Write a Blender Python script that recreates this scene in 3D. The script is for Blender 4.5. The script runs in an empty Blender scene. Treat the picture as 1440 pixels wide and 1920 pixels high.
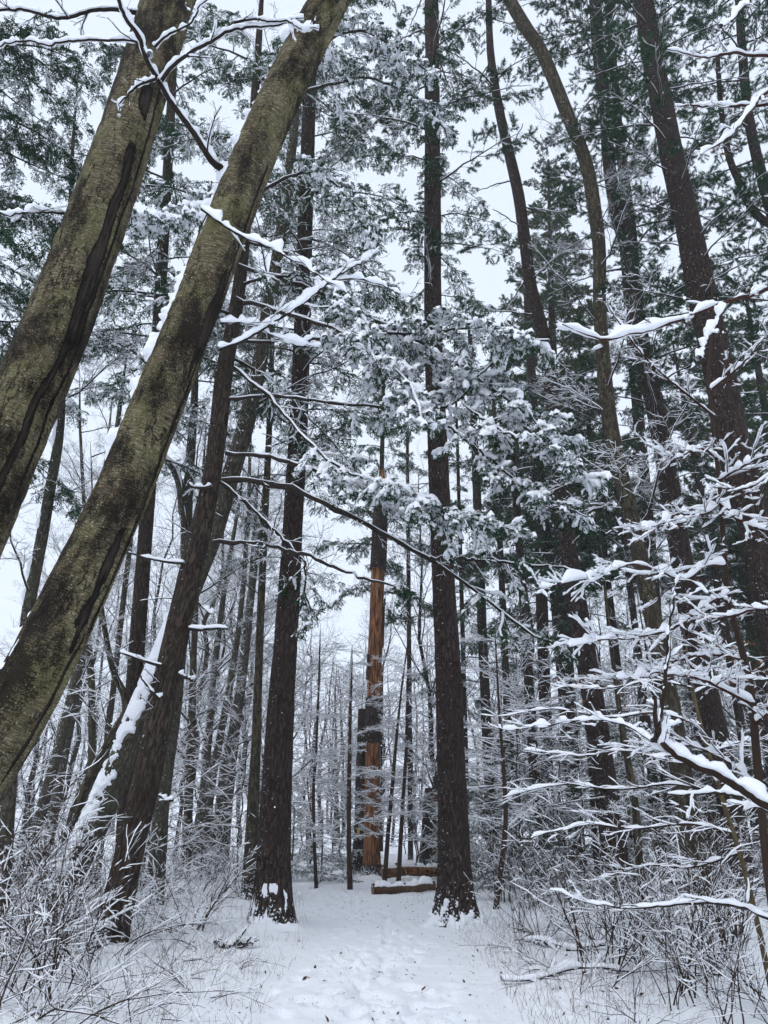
import bpy, math
import numpy as np

rng = np.random.default_rng(11)
SC = bpy.context.scene
COL = SC.collection
rad = math.radians

# ------------------------------------------------------------------ camera
F_PX, PITCH, CAM_H = 1443.0, rad(22.0), 1.6          # focal length in pixels of a 1440x1920 picture
cam_d = bpy.data.cameras.new('camera')
cam = bpy.data.objects.new('camera', cam_d)
COL.objects.link(cam)
cam.location = (0, 0, CAM_H)
cam.rotation_euler = (math.pi / 2 + PITCH, 0, 0)
cam_d.sensor_fit = 'VERTICAL'
cam_d.sensor_height = 24.0
cam_d.lens = 24.0 * F_PX / 1920.0
cam_d.clip_start = 0.05
cam_d.clip_end = 1000
SC.camera = cam

# ------------------------------------------------------------------ sky, sun, exposure
SUN_EL, SUN_AZ = rad(52), rad(215)                    # azimuth clockwise from +Y
w = bpy.data.worlds.new('World')
SC.world = w
w.use_nodes = True
w.cycles.sampling_method = 'NONE'
nt = w.node_tree
nt.nodes.clear()
sky = nt.nodes.new('ShaderNodeTexSky')
sky.sky_type = 'NISHITA'
sky.sun_disc = False
sky.sun_elevation = SUN_EL
sky.sun_rotation = SUN_AZ
sky.dust_density = 4.0
sky.air_density = 1.0
hs = nt.nodes.new('ShaderNodeHueSaturation')
hs.inputs['Saturation'].default_value = 0.35
mx = nt.nodes.new('ShaderNodeMix')
mx.data_type = 'RGBA'
mx.inputs[0].default_value = 0.82                     # an even cloud deck in front of the clear sky
mx.inputs[7].default_value = (7.6, 8.5, 10.0, 1)
bg = nt.nodes.new('ShaderNodeBackground')
bg.inputs['Strength'].default_value = 0.1
wo = nt.nodes.new('ShaderNodeOutputWorld')
nt.links.new(sky.outputs[0], hs.inputs['Color'])
nt.links.new(hs.outputs[0], mx.inputs[6])
nt.links.new(mx.outputs[2], bg.inputs['Color'])
nt.links.new(bg.outputs[0], wo.inputs['Surface'])

sd = bpy.data.lights.new('sun', 'SUN')
sd.energy = 0.75
sd.angle = rad(50)
sd.color = (1.0, 0.97, 0.93)
sun = bpy.data.objects.new('sun', sd)
COL.objects.link(sun)
sun.rotation_euler = (math.pi / 2 - SUN_EL, 0, math.pi - SUN_AZ)
sun.location = (-10, -10, 40)

SC.view_settings.view_transform = 'Standard'
SC.view_settings.look = 'None'
SC.view_settings.exposure = 0.36
SC.view_settings.gamma = 1.0
SC.view_settings.use_curve_mapping = False
SC.render.engine = 'CYCLES'
cy = SC.cycles
cy.use_denoising = True
cy.max_bounces = 4
cy.diffuse_bounces = 2
cy.glossy_bounces = 1
cy.transmission_bounces = 2
cy.transparent_max_bounces = 4
cy.volume_bounces = 1
cy.use_adaptive_sampling = True
cy.adaptive_threshold = 0.04
cy.adaptive_min_samples = 24
cy.debug_use_spatial_splits = True
cy.caustics_reflective = False
cy.caustics_refractive = False


# ------------------------------------------------------------------ maths helpers
def nrm(v):
    return v / np.maximum(np.linalg.norm(v, axis=-1, keepdims=True), 1e-9)


def _hash(i, j, k):
    h = (i * 374761393 + j * 668265263 + k * 2147483647) & 0xffffffff
    h = ((h ^ (h >> 13)) * 1274126177) & 0xffffffff
    h = h ^ (h >> 16)
    return (h & 0xffff) / 65535.0


def vnoise(p):
    p = np.asarray(p, float)
    i = np.floor(p).astype(np.int64)
    f = p - i
    f = f * f * (3 - 2 * f)
    out = 0
    for a in (0, 1):
        for b in (0, 1):
            for c in (0, 1):
                wgt = (f[..., 0] if a else 1 - f[..., 0]) * (f[..., 1] if b else 1 - f[..., 1]) * (f[..., 2] if c else 1 - f[..., 2])
                out = out + wgt * _hash(i[..., 0] + a, i[..., 1] + b, i[..., 2] + c)
    return out


def fbm(p, n=4):
    p = np.asarray(p, float)
    s, a, t = 0, 0.5, 0
    for o in range(n):
        s = s + a * vnoise(p * (2 ** o) + 17.3 * o)
        t += a
        a *= 0.5
    return s / t


def sstep(a, b, x):
    t = np.clip((x - a) / (b - a), 0, 1)
    return t * t * (3 - 2 * t)


FWD = np.array([0, math.cos(PITCH), math.sin(PITCH)])
UPV = np.array([0, -math.sin(PITCH), math.cos(PITCH)])
CAMP = np.array([0, 0, CAM_H])


def at(px, py, Y):
    """the point seen at a photograph pixel, at forward distance Y, and its metres per pixel"""
    d = np.array([(px - 720) / F_PX, 0, 0]) + UPV * ((960 - py) / F_PX) + FWD
    t = Y / d[1]
    return CAMP + d * t, t / F_PX


def pixel(P):
    d = np.asarray(P, float) - CAMP
    zc = d @ FWD
    return 720 + F_PX * d[0] / zc, 960 - F_PX * (d @ UPV) / zc, zc


def catmull(P, n):
    P = np.asarray(P, float)
    d = np.r_[0, np.cumsum(np.linalg.norm(np.diff(P[:, :3], axis=0), axis=1))]
    Q = np.vstack([2 * P[0] - P[1], P, 2 * P[-1] - P[-2]])
    out = []
    for s in np.linspace(0, d[-1], n):
        i = min(max(np.searchsorted(d, s) - 1, 0), len(P) - 2)
        u = (s - d[i]) / max(d[i + 1] - d[i], 1e-9)
        a, b, c, e = Q[i], Q[i + 1], Q[i + 2], Q[i + 3]
        out.append(0.5 * (2 * b + (c - a) * u + (2 * a - 5 * b + 4 * c - e) * u * u + (3 * b - a - 3 * c + e) * u ** 3))
    return np.array(out)


# ------------------------------------------------------------------ mesh helpers
def new_mesh(name, V, Q=None, T=None, mat=None, smooth=True, uv=None, cols=None):
    V = np.asarray(V, np.float32).reshape(-1, 3)
    Q = np.zeros((0, 4), np.int32) if Q is None else np.asarray(Q, np.int32).reshape(-1, 4)
    T = np.zeros((0, 3), np.int32) if T is None else np.asarray(T, np.int32).reshape(-1, 3)
    me = bpy.data.meshes.new(name)
    me.vertices.add(len(V))
    me.vertices.foreach_set('co', V.ravel())
    nl = Q.size + T.size
    me.loops.add(nl)
    me.loops.foreach_set('vertex_index', np.r_[Q.ravel(), T.ravel()])
    npoly = len(Q) + len(T)
    me.polygons.add(npoly)
    starts = np.r_[np.arange(len(Q)) * 4, Q.size + np.arange(len(T)) * 3].astype(np.int32)
    me.polygons.foreach_set('loop_start', starts)
    me.update(calc_edges=True)
    if smooth:
        me.polygons.foreach_set('use_smooth', np.ones(npoly, bool))
    if uv is not None:
        l = me.uv_layers.new(name='UVMap')
        l.data.foreach_set('uv', np.asarray(uv, np.float32)[np.r_[Q.ravel(), T.ravel()]].ravel())
    if cols is not None:
        for k, arr in cols.items():
            at_ = me.attributes.new(k, 'FLOAT', 'POINT')
            at_.data.foreach_set('value', np.asarray(arr, np.float32).ravel())
    if mat is not None:
        me.materials.append(mat)
    return me


def ob(name, me, parent=None, loc=None, kind=None, label=None, category=None, group=None):
    o = bpy.data.objects.new(name, me)
    COL.objects.link(o)
    if parent is not None:
        o.parent = parent
    if loc is not None:
        o.location = loc
    if kind:
        o['kind'] = kind
    if label:
        o['label'] = label
    if category:
        o['category'] = category
    if group:
        o['group'] = group
    return o


class Bag:
    """gathers pieces of one mesh"""
    def __init__(s):
        s.v, s.q, s.t, s.n = [], [], [], 0

    def add(s, V, Q=None, T=None):
        V = np.asarray(V, float).reshape(-1, 3)
        if len(V) == 0:
            return
        s.v.append(V)
        if Q is not None and len(Q):
            s.q.append(np.asarray(Q).reshape(-1, 4) + s.n)
        if T is not None and len(T):
            s.t.append(np.asarray(T).reshape(-1, 3) + s.n)
        s.n += len(V)

    def mesh(s, name, mat, smooth=True, off=None):
        V = np.vstack(s.v) if s.v else np.zeros((0, 3))
        if off is not None:
            V = V - off
        return new_mesh(name, V, np.vstack(s.q) if s.q else None, np.vstack(s.t) if s.t else None, mat, smooth)


def tangents(P):
    return nrm(np.gradient(P, axis=1))


def ring_quads(N, P, S):
    base = (np.arange(N) * P * S)[:, None, None]
    i = (np.arange(P - 1) * S)[None, :, None]
    j = np.arange(S)[None, None, :]
    j2 = (np.arange(S) + 1)[None, None, :] % S
    return np.stack([base + i + j, base + i + j2, base + i + S + j2, base + i + S + j], -1).reshape(-1, 4)


def tubes(P, R, S=4):
    P = np.asarray(P, float)
    N, K, _ = P.shape
    if N == 0:
        return np.zeros((0, 3)), np.zeros((0, 4), int)
    t = tangents(P)
    m = np.abs(nrm(t.mean(1))[:, 2]) > 0.85
    ref = np.where(m[:, None, None], np.array([1.0, 0.02, 0]), np.array([0.01, 0.02, 1.0]))
    s = nrm(np.cross(t, ref))
    u = np.cross(s, t)
    a = np.arange(S) / S * 2 * np.pi
    V = P[:, :, None] + R[:, :, None, None] * (s[:, :, None] * np.cos(a)[None, None, :, None] + u[:, :, None] * np.sin(a)[None, None, :, None])
    return V.reshape(-1, 3), ring_quads(N, K, S)


def snow_on(P, R, a, S=6, r=rng, lump=0.5, cover=0.85, wide=0.8, steep=0.35, sag=0.15, low=None, ends=(0.55, 0.5)):
    """a ridge of snow lying on top of each twig"""
    P = np.asarray(P, float)
    N, K, _ = P.shape
    if N == 0:
        return np.zeros((0, 3)), np.zeros((0, 4), int)
    t = tangents(P)
    hor = sstep(steep, steep + 0.45, np.linalg.norm(t[..., :2], axis=-1))
    s = np.cross(t, np.array([0, 0, 1.0]))
    ln = np.linalg.norm(s, axis=-1, keepdims=True)
    s = np.where(ln > 0.05, s / np.maximum(ln, 1e-6), np.array([1.0, 0, 0]))
    u = np.cross(s, t)
    on = (r.random((N, 1)) < cover) * 1.0
    nz = 1 + lump * r.normal(size=(N, K)) * (1.35 if K > 5 else 1.0)
    if K > 5:
        q = np.pad(nz, ((0, 0), (1, 1)), mode='edge')
        nz = 0.25 * q[:, :-2] + 0.5 * nz + 0.25 * q[:, 2:]
    nz = on * np.clip(nz, 0.0 if low is None else low, 2.2)
    end = np.ones(K)
    end[0], end[-1] = ends
    h = a * nz * hor * end
    wd = (R * 0.9 + a * 0.75 * wide * np.clip(nz, 0, 1.5)) * np.clip(h / (0.3 * a + 1e-9), 0, 1)
    ang = np.arange(S) / S * 2 * np.pi + np.pi / S
    cs, sn = np.cos(ang), np.sin(ang)
    sn2 = np.where(sn > 0, sn * 1.15, sn * sag)
    V = (P + u * (R * 0.55)[..., None])[:, :, None] + s[:, :, None] * (wd[..., None] * cs)[..., None] + u[:, :, None] * (h[..., None] * sn2)[..., None]
    Q = ring_quads(N, K, S)
    keep = (h.reshape(-1)[(Q[:, 0] // S)] > 0.12 * a) | (h.reshape(-1)[(Q[:, 2] // S)] > 0.12 * a)
    Q = Q[keep]
    used = np.zeros(N * K * S, bool)
    used[Q.ravel()] = True
    idx = np.cumsum(used) - 1
    return V.reshape(-1, 3)[used], idx[Q]


def sample(P, R, t):
    """points, tangents, radii at t (N,k)"""
    N, K, _ = P.shape
    x = np.clip(t, 0, 0.9999) * (K - 1)
    i = x.astype(int)
    f = (x - i)[..., None]
    n = np.arange(N)[:, None]
    p = P[n, i] * (1 - f) + P[n, i + 1] * f
    tg = nrm(P[n, i + 1] - P[n, i])
    rr = R[n, i] * (1 - f[..., 0]) + R[n, i + 1] * f[..., 0]
    return p, tg, rr


def spawn(P, R, k, t0, t1, ang, ang_sd, ln, K=5, wig=0.12, grav=0.0, flat=0.4, r=rng, rr=0.6, rmin=0.0008, taper=0.25, shrink=0.6, rmax=None, alt=True):
    """k side shoots on every polyline; ln = absolute length of the longest"""
    N = len(P)
    if N == 0 or k == 0:
        return np.zeros((0, K, 3)), np.zeros((0, K))
    e = (np.arange(k)[None, :] + r.random((N, k))) / k
    t = t0 + (t1 - t0) * e
    p, tg, pr = sample(P, R, t)
    up = np.array([0, 0, 1.0])
    s = np.cross(tg, up)
    l = np.linalg.norm(s, axis=-1, keepdims=True)
    s = np.where(l > 0.08, s / np.maximum(l, 1e-6), np.array([1.0, 0, 0]))
    v = np.cross(s, tg)
    if flat is None:
        phi = r.random((N, k)) * 2 * np.pi
        perp = s * np.cos(phi)[..., None] + v * np.sin(phi)[..., None]
    else:
        sg = np.where((np.arange(k) % 2) == 0, 1.0, -1.0)[None, :] * np.where(r.random((N, 1)) < 0.5, 1, -1)
        if not alt:
            sg = np.where(r.random((N, k)) < 0.5, 1.0, -1.0)
        phi = r.normal(0, flat, (N, k))
        perp = s * (sg * np.cos(phi))[..., None] + v * np.sin(phi)[..., None]
    a = r.normal(ang, ang_sd, (N, k))[..., None]
    d = (tg * np.cos(a) + perp * np.sin(a)).reshape(-1, 3)
    L = (np.asarray(ln) * (1 - shrink * e) * r.uniform(0.6, 1.15, (N, k))).reshape(-1)
    out = np.zeros((N * k, K, 3))
    out[:, 0] = p.reshape(-1, 3)
    for i in range(1, K):
        d = nrm(d + wig * r.normal(size=d.shape) + np.array([0, 0, grav]))
        out[:, i] = out[:, i - 1] + d * (L / (K - 1))[:, None]
    r0 = np.maximum(pr.reshape(-1) * rr, rmin)
    if rmax:
        r0 = np.minimum(r0, rmax)
    return out, r0[:, None] * np.linspace(1, taper, K)[None]


def leaflets(P, k, size, width, ang=0.9, t0=0.05, r=rng, jit=0.35, flat=0.35):
    """flat little needles-sprays: one kite quad each, folded along the middle"""
    N = len(P)
    R = np.zeros(P.shape[:2])
    t = t0 + (1.02 - t0) * (np.arange(k)[None] + r.random((N, k))) / k
    p, tg, _ = sample(P, R, t)
    up = np.array([0, 0, 1.0])
    s = nrm(np.cross(tg, up) + 1e-4)
    sg = np.where(np.arange(k) % 2 == 0, 1.0, -1.0)[None, :, None]
    d = nrm(tg * np.cos(ang) + s * sg * np.sin(ang) + jit * r.normal(size=p.shape))
    n = nrm(np.array([0, 0, 1.0]) + flat * r.normal(size=p.shape))
    sd_ = nrm(np.cross(d, n))
    L = size * r.uniform(0.6, 1.25, (N, k, 1))
    W = width * r.uniform(0.7, 1.2, (N, k, 1))
    a = p
    b = p + d * L * 0.5 + sd_ * W
    c = p + d * L - n * L * 0.12
    e = p + d * L * 0.5 - sd_ * W
    V = np.stack([a, b, c, e], 2).reshape(-1, 3)
    return V, np.arange(len(V)).reshape(-1, 4)


def needles(P, ts, k, size, width, r=rng, spread=0.75, droop=0.15):
    """tufts of long needles at parameters ts on every twig"""
    N = len(P)
    t = np.repeat(np.asarray(ts)[None], N, 0)
    p, tg, _ = sample(P, np.zeros(P.shape[:2]), t)
    M = p.shape[1]
    p = np.repeat(p[:, :, None], k, 2)
    tg = np.repeat(tg[:, :, None], k, 2)
    d = nrm(tg + spread * r.normal(size=tg.shape) - np.array([0, 0, droop]))
    s = nrm(np.cross(d, r.normal(size=d.shape)))
    L = size * r.uniform(0.7, 1.15, d.shape[:-1] + (1,))
    a = p + s * width
    b = p - s * width
    c = p + d * L
    V = np.stack([a, b, c], 3).reshape(-1, 3)
    return V, None, np.arange(len(V)).reshape(-1, 3)


# ------------------------------------------------------------------ materials
def material(name):
    m = bpy.data.materials.new(name)
    m.use_nodes = True
    t = m.node_tree
    b = t.nodes['Principled BSDF']
    b.inputs['Roughness'].default_value = 0.9
    b.inputs['Specular IOR Level'].default_value = 0.15
    return m, t, b


def nd(t, kind, **kw):
    n = t.nodes.new(kind)
    for k, v in kw.items():
        if k in n.inputs:
            n.inputs[k].default_value = v
        else:
            setattr(n, k, v)
    return n


def ramp(t, src, stops, interp='LINEAR'):
    n = t.nodes.new('ShaderNodeValToRGB')
    n.color_ramp.interpolation = interp
    el = n.color_ramp.elements
    while len(el) < len(stops):
        el.new(0.5)
    for e, (p, c) in zip(el, stops):
        e.position = p
        e.color = (c, c, c, 1) if not isinstance(c, tuple) else (*c, 1)
    t.links.new(src, n.inputs[0])
    return n.outputs[0]


def mixc(t, fac, a, b):
    n = t.nodes.new('ShaderNodeMix')
    n.data_type = 'RGBA'
    for s, v in ((n.inputs[0], fac), (n.inputs[6], a), (n.inputs[7], b)):
        if isinstance(v, (int, float)):
            s.default_value = v
        elif isinstance(v, tuple):
            s.default_value = (*v, 1)
        else:
            t.links.new(v, s)
    return n.outputs[2]


def math_n(t, op, a, b=None):
    n = t.nodes.new('ShaderNodeMath')
    n.operation = op
    for s, v in zip(n.inputs, (a, b)):
        if v is None:
            continue
        if isinstance(v, (int, float)):
            s.default_value = v
        else:
            t.links.new(v, s)
    return n.outputs[0]


def noise(t, vec, scale, detail=4.0, rough=0.6):
    n = nd(t, 'ShaderNodeTexNoise', Scale=scale, Detail=detail, Roughness=rough)
    if vec is not None:
        t.links.new(vec, n.inputs['Vector'])
    return n.outputs['Fac']


def mapped(t, out, scale=(1, 1, 1)):
    c = t.nodes.new('ShaderNodeTexCoord')
    m = t.nodes.new('ShaderNodeMapping')
    m.inputs['Scale'].default_value = scale
    t.links.new(c.outputs[out], m.inputs['Vector'])
    return m.outputs[0]


def bump(t, b, h, strength, dist):
    n = nd(t, 'ShaderNodeBump', Strength=strength, Distance=dist)
    t.links.new(h, n.inputs['Height'])
    t.links.new(n.outputs[0], b.inputs['Normal'])


SNOW_C = (0.83, 0.865, 0.93)


def m_snow(name, bs=60.0, bd=0.006):
    m, t, b = material(name)
    v = mapped(t, 'Object')
    n1 = noise(t, v, bs, 3)
    c = ramp(t, noise(t, v, 3.0, 3), [(0.3, (0.82, 0.845, 0.89)), (0.7, (0.87, 0.89, 0.93))])
    t.links.new(c, b.inputs['Base Color'])
    b.inputs['Roughness'].default_value = 0.75
    b.inputs['Specular IOR Level'].default_value = 0.25
    bump(t, b, n1, 0.7, bd * 1.6)
    return m


def snow_mask(t, cover, amount, base_h=None, scale=26.0):
    """clots of snow blown against the windward (left, camera) side of bark"""
    g = t.nodes.new('ShaderNodeNewGeometry')
    d = nd(t, 'ShaderNodeVectorMath', operation='DOT_PRODUCT')
    t.links.new(g.outputs['Normal'], d.inputs[0])
    d.inputs[1].default_value = (-0.75, -0.45, 0.5)
    n = noise(t, mapped(t, 'Object'), scale, 3, 0.55)
    v = math_n(t, 'ADD', n, math_n(t, 'MULTIPLY', d.outputs['Value'], amount))
    if base_h:
        c = t.nodes.new('ShaderNodeTexCoord')
        s = t.nodes.new('ShaderNodeSeparateXYZ')
        t.links.new(c.outputs['Object'], s.inputs[0])
        mr = nd(t, 'ShaderNodeMapRange')
        mr.inputs[1].default_value, mr.inputs[2].default_value = base_h, 0.0
        mr.inputs[3].default_value, mr.inputs[4].default_value = 0.0, 0.22
        t.links.new(s.outputs['Z'], mr.inputs[0])
        v = math_n(t, 'ADD', v, mr.outputs[0])
    return ramp(t, v, [(cover, 0.0), (cover + 0.03, 1.0)])


def m_furrowed(name, dark, mid, light, su, sv, snow_cover=0.78, amount=0.08, base_h=None, bd=0.02, moss=None):
    m, t, b = material(name)
    v = mapped(t, 'UV', (su, sv, 1))
    nz = nd(t, 'ShaderNodeTexNoise', Scale=1.3, Detail=3.0)
    t.links.new(v, nz.inputs['Vector'])
    wv = nd(t, 'ShaderNodeVectorMath', operation='ADD')
    sc_ = nd(t, 'ShaderNodeVectorMath', operation='SCALE', Scale=0.5)
    t.links.new(nz.outputs['Color'], sc_.inputs[0])
    t.links.new(v, wv.inputs[0])
    t.links.new(sc_.outputs[0], wv.inputs[1])
    fn = noise(t, wv.outputs[0], 0.8, 3, 0.55)
    fur = ramp(t, math_n(t, 'ABSOLUTE', math_n(t, 'SUBTRACT', fn, 0.5)), [(0.0, 0.0), (0.11, 1.0)])
    fine = noise(t, v, 6.0, 5, 0.7)
    h = math_n(t, 'ADD', fur, math_n(t, 'MULTIPLY', fine, 0.5))
    c = ramp(t, math_n(t, 'MULTIPLY', h, 0.75), [(0.1, dark), (0.55, mid), (0.95, light)])
    big = noise(t, mapped(t, 'Object'), 1.4, 3)
    c = mixc(t, ramp(t, big, [(0.4, 0.0), (0.7, 0.6)]), c, moss or mid)
    mk = snow_mask(t, snow_cover, amount, base_h)
    c = mixc(t, mk, c, SNOW_C)
    t.links.new(c, b.inputs['Base Color'])
    hh = math_n(t, 'ADD', h, math_n(t, 'MULTIPLY', mk, 1.0))
    bump(t, b, hh, 0.9, bd)
    return m


def m_birch(name):
    m, t, b = material(name)
    v = mapped(t, 'UV', (1, 1, 1))
    lent = noise(t, mapped(t, 'UV', (14, 85, 1)), 1.0, 6, 0.78)
    lent2 = noise(t, mapped(t, 'UV', (30, 260, 1)), 1.0, 3, 0.6)
    blot = noise(t, mapped(t, 'UV', (9, 6, 1)), 1.0, 5, 0.65)
    fine = noise(t, v, 130.0, 4, 0.7)
    le = math_n(t, 'ADD', math_n(t, 'MULTIPLY', lent, 0.6), math_n(t, 'MULTIPLY', lent2, 0.4))
    c = ramp(t, le, [(0.39, (0.022, 0.016, 0.009)), (0.455, (0.10, 0.080, 0.042)), (0.52, (0.20, 0.168, 0.094)), (0.58, (0.46, 0.42, 0.28))])
    c2 = ramp(t, le, [(0.40, (0.020, 0.015, 0.010)), (0.49, (0.085, 0.064, 0.040)), (0.58, (0.22, 0.18, 0.12))])
    c = mixc(t, ramp(t, blot, [(0.38, 0.0), (0.62, 1.0)]), c, c2)
    big = noise(t, mapped(t, 'UV', (3, 2.2, 1)), 1.0, 5, 0.65)
    c = mixc(t, ramp(t, big, [(0.47, 0.0), (0.62, 0.6)]), c, (0.17, 0.165, 0.068))
    fl = noise(t, v, 60.0, 3, 0.6)
    c = mixc(t, ramp(t, fl, [(0.60, 0.0), (0.66, 0.8)]), c, (0.40, 0.38, 0.26))
    # sooty crust in ragged patches drawn out along the stem
    soot = noise(t, mapped(t, 'UV', (3.4, 1.25, 1)), 1.0, 8, 0.74)
    sm = ramp(t, math_n(t, 'ADD', soot, math_n(t, 'MULTIPLY', math_n(t, 'SUBTRACT', math_n(t, 'ADD', math_n(t, 'MULTIPLY', fine, 0.5), math_n(t, 'MULTIPLY', lent, 0.5)), 0.5), 0.9)), [(0.505, 0.0), (0.545, 0.95)])
    c = mixc(t, sm, c, (0.016, 0.012, 0.009))
    # short jagged cracks along the grain
    ck = noise(t, mapped(t, 'UV', (22, 5, 1)), 1.0, 5, 0.62)
    ckm = math_n(t, 'MULTIPLY', ramp(t, math_n(t, 'ABSOLUTE', math_n(t, 'SUBTRACT', ck, 0.5)), [(0.0, 1.0), (0.026, 0.0)]), ramp(t, noise(t, mapped(t, 'UV', (5, 3, 1)), 1.0, 3), [(0.47, 0.0), (0.53, 1.0)]))
    c = mixc(t, ckm, c, (0.012, 0.009, 0.007))
    a = nd(t, 'ShaderNodeAttribute', attribute_name='crack')
    rag = noise(t, mapped(t, 'UV', (45, 16, 1)), 1.0, 5, 0.7)
    av = math_n(t, 'ADD', a.outputs['Fac'], math_n(t, 'MULTIPLY', math_n(t, 'SUBTRACT', rag, 0.5), 0.9))
    cr = ramp(t, av, [(0.33, 0.0), (0.42, 1.0)])
    inner = ramp(t, noise(t, mapped(t, 'UV', (60, 5, 1)), 1.0, 4, 0.7), [(0.35, (0.016, 0.012, 0.010)), (0.7, (0.075, 0.058, 0.044))])
    c = mixc(t, cr, c, mixc(t, ramp(t, av, [(0.55, 0.0), (0.95, 1.0)]), (0.010, 0.008, 0.006), inner))
    t.links.new(c, b.inputs['Base Color'])
    b.inputs['Roughness'].default_value = 0.85
    h = math_n(t, 'ADD', math_n(t, 'MULTIPLY', le, 0.9), math_n(t, 'MULTIPLY', fine, 0.6))
    h = math_n(t, 'ADD', h, math_n(t, 'MULTIPLY', sm, 0.3))
    h = math_n(t, 'SUBTRACT', h, math_n(t, 'MULTIPLY', ckm, 0.8))
    h = math_n(t, 'SUBTRACT', h, math_n(t, 'MULTIPLY', cr, 0.5))
    bump(t, b, h, 1.0, 0.016)
    return m


def m_plain(name, stops, scale=8.0, rough=0.9, stretch=(1, 1, 1), bd=0.004, objvar=0.0):
    m, t, b = material(name)
    f = noise(t, mapped(t, 'Object', stretch), scale, 4, 0.65)
    c = ramp(t, f, stops)
    if objvar:
        oi = t.nodes.new('ShaderNodeObjectInfo')
        hv = t.nodes.new('ShaderNodeHueSaturation')
        v = math_n(t, 'ADD', math_n(t, 'MULTIPLY', oi.outputs['Random'], objvar), 1 - objvar / 2)
        t.links.new(v, hv.inputs['Value'])
        t.links.new(c, hv.inputs['Color'])
        c = hv.outputs[0]
    t.links.new(c, b.inputs['Base Color'])
    b.inputs['Roughness'].default_value = rough
    if bd:
        bump(t, b, f, 0.6, bd)
    return m


def m_flat(name, col, rough=0.85, var=0.3):
    """one colour, varying a little from plant to plant: for pieces a pixel or two wide"""
    m, t, b = material(name)
    oi = t.nodes.new('ShaderNodeObjectInfo')
    hv = t.nodes.new('ShaderNodeHueSaturation')
    hv.inputs['Color'].default_value = (*col, 1)
    t.links.new(math_n(t, 'ADD', math_n(t, 'MULTIPLY', oi.outputs['Random'], var), 1 - var / 2), hv.inputs['Value'])
    t.links.new(hv.outputs[0], b.inputs['Base Color'])
    b.inputs['Roughness'].default_value = rough
    return m


M = {}
M['thin_snow'] = m_flat('thin_snow', (0.86, 0.88, 0.92), 0.8, 0.06)
M['snow'] = m_snow('snow')
M['ground_snow'] = m_snow('ground_snow', 35.0, 0.012)
M['birch'] = m_birch('birch_bark')
M['pine'] = m_furrowed('pine_bark', (0.006, 0.004, 0.0035), (0.026, 0.017, 0.0135), (0.058, 0.040, 0.033), 30, 6, 0.745, 0.09, 0.6)
M['hemlock'] = m_furrowed('hemlock_bark', (0.006, 0.005, 0.004), (0.030, 0.021, 0.015), (0.070, 0.052, 0.039), 34, 5, 0.755, 0.09, 0.6)
M['maple'] = m_furrowed('grey_bark', (0.012, 0.010, 0.008), (0.042, 0.036, 0.028), (0.09, 0.08, 0.062), 26, 7, 0.71, 0.10, 0.8, 0.012, (0.075, 0.075, 0.045))
M['olive'] = m_furrowed('olive_bark', (0.010, 0.008, 0.006), (0.040, 0.033, 0.020), (0.085, 0.073, 0.045), 16, 4, 0.75, 0.08, 0.8, 0.008, (0.025, 0.021, 0.016))
M['snag'] = m_plain('bare_wood', [(0.32, (0.018, 0.010, 0.007)), (0.43, (0.065, 0.028, 0.014)), (0.53, (0.19, 0.078, 0.031)), (0.68, (0.33, 0.18, 0.09))], 6.0, 0.85, (3, 3, 0.35), 0.03)
M['twig'] = m_flat('twig_bark', (0.025, 0.0185, 0.0145))
M['redtwig'] = m_plain('red_twig_bark', [(0.3, (0.028, 0.011, 0.009)), (0.7, (0.07, 0.030, 0.021))], 20, 0.8, bd=0)
M['tan'] = m_plain('sapling_bark', [(0.3, (0.045, 0.034, 0.018)), (0.7, (0.13, 0.10, 0.055))], 18, 0.85, bd=0.002)
M['stem'] = m_flat('stem_bark', (0.036, 0.023, 0.017), 0.9, 0.5)
M['hem_leaf'] = m_flat('hemlock_needles', (0.017, 0.056, 0.022), 0.6, 0.6)
M['pine_leaf'] = m_flat('pine_needles', (0.020, 0.060, 0.026), 0.6, 0.6)
M['far_leaf'] = m_flat('light_pine_needles', (0.062, 0.10, 0.038), 0.6, 0.4)
M['dead'] = m_plain('dead_leaf', [(0.3, (0.07, 0.022, 0.010)), (0.7, (0.20, 0.075, 0.03))], 30, 0.7, bd=0.001)
M['litter'] = m_plain('leaf_litter', [(0.3, (0.035, 0.018, 0.012)), (0.7, (0.11, 0.06, 0.035))], 12, 0.8, bd=0)
M['grass'] = m_plain('dry_stalks', [(0.3, (0.06, 0.035, 0.02)), (0.7, (0.20, 0.13, 0.075))], 8, 0.85, bd=0)
M['log_end'] = m_plain('cut_wood', [(0.3, (0.10, 0.055, 0.03)), (0.7, (0.27, 0.17, 0.10))], 14, 0.85)
M['blaze'] = m_plain('yellow_paint', [(0.3, (0.45, 0.28, 0.03)), (0.7, (0.60, 0.40, 0.05))], 20, 0.6)

# foliage lets a little light through
for k in ('hem_leaf', 'pine_leaf', 'far_leaf', 'dead'):
    t = M[k].node_tree
    b = t.nodes['Principled BSDF']
    tr = t.nodes.new('ShaderNodeBsdfTranslucent')
    src = b.inputs['Base Color'].links[0].from_socket
    t.links.new(src, tr.inputs['Color'])
    ms = t.nodes.new('ShaderNodeMixShader')
    ms.inputs[0].default_value = 0.22
    t.links.new(b.outputs[0], ms.inputs[1])
    t.links.new(tr.outputs[0], ms.inputs[2])
    t.links.new(ms.outputs[0], t.nodes['Material Output'].inputs['Surface'])


# ------------------------------------------------------------------ ground
def path_x(y):
    return 0.05 - 0.0095 * np.maximum(0, y - 10.5) ** 2


TREE_BASES = []          # filled below, (x, y, r): snow banks up round them


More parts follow.
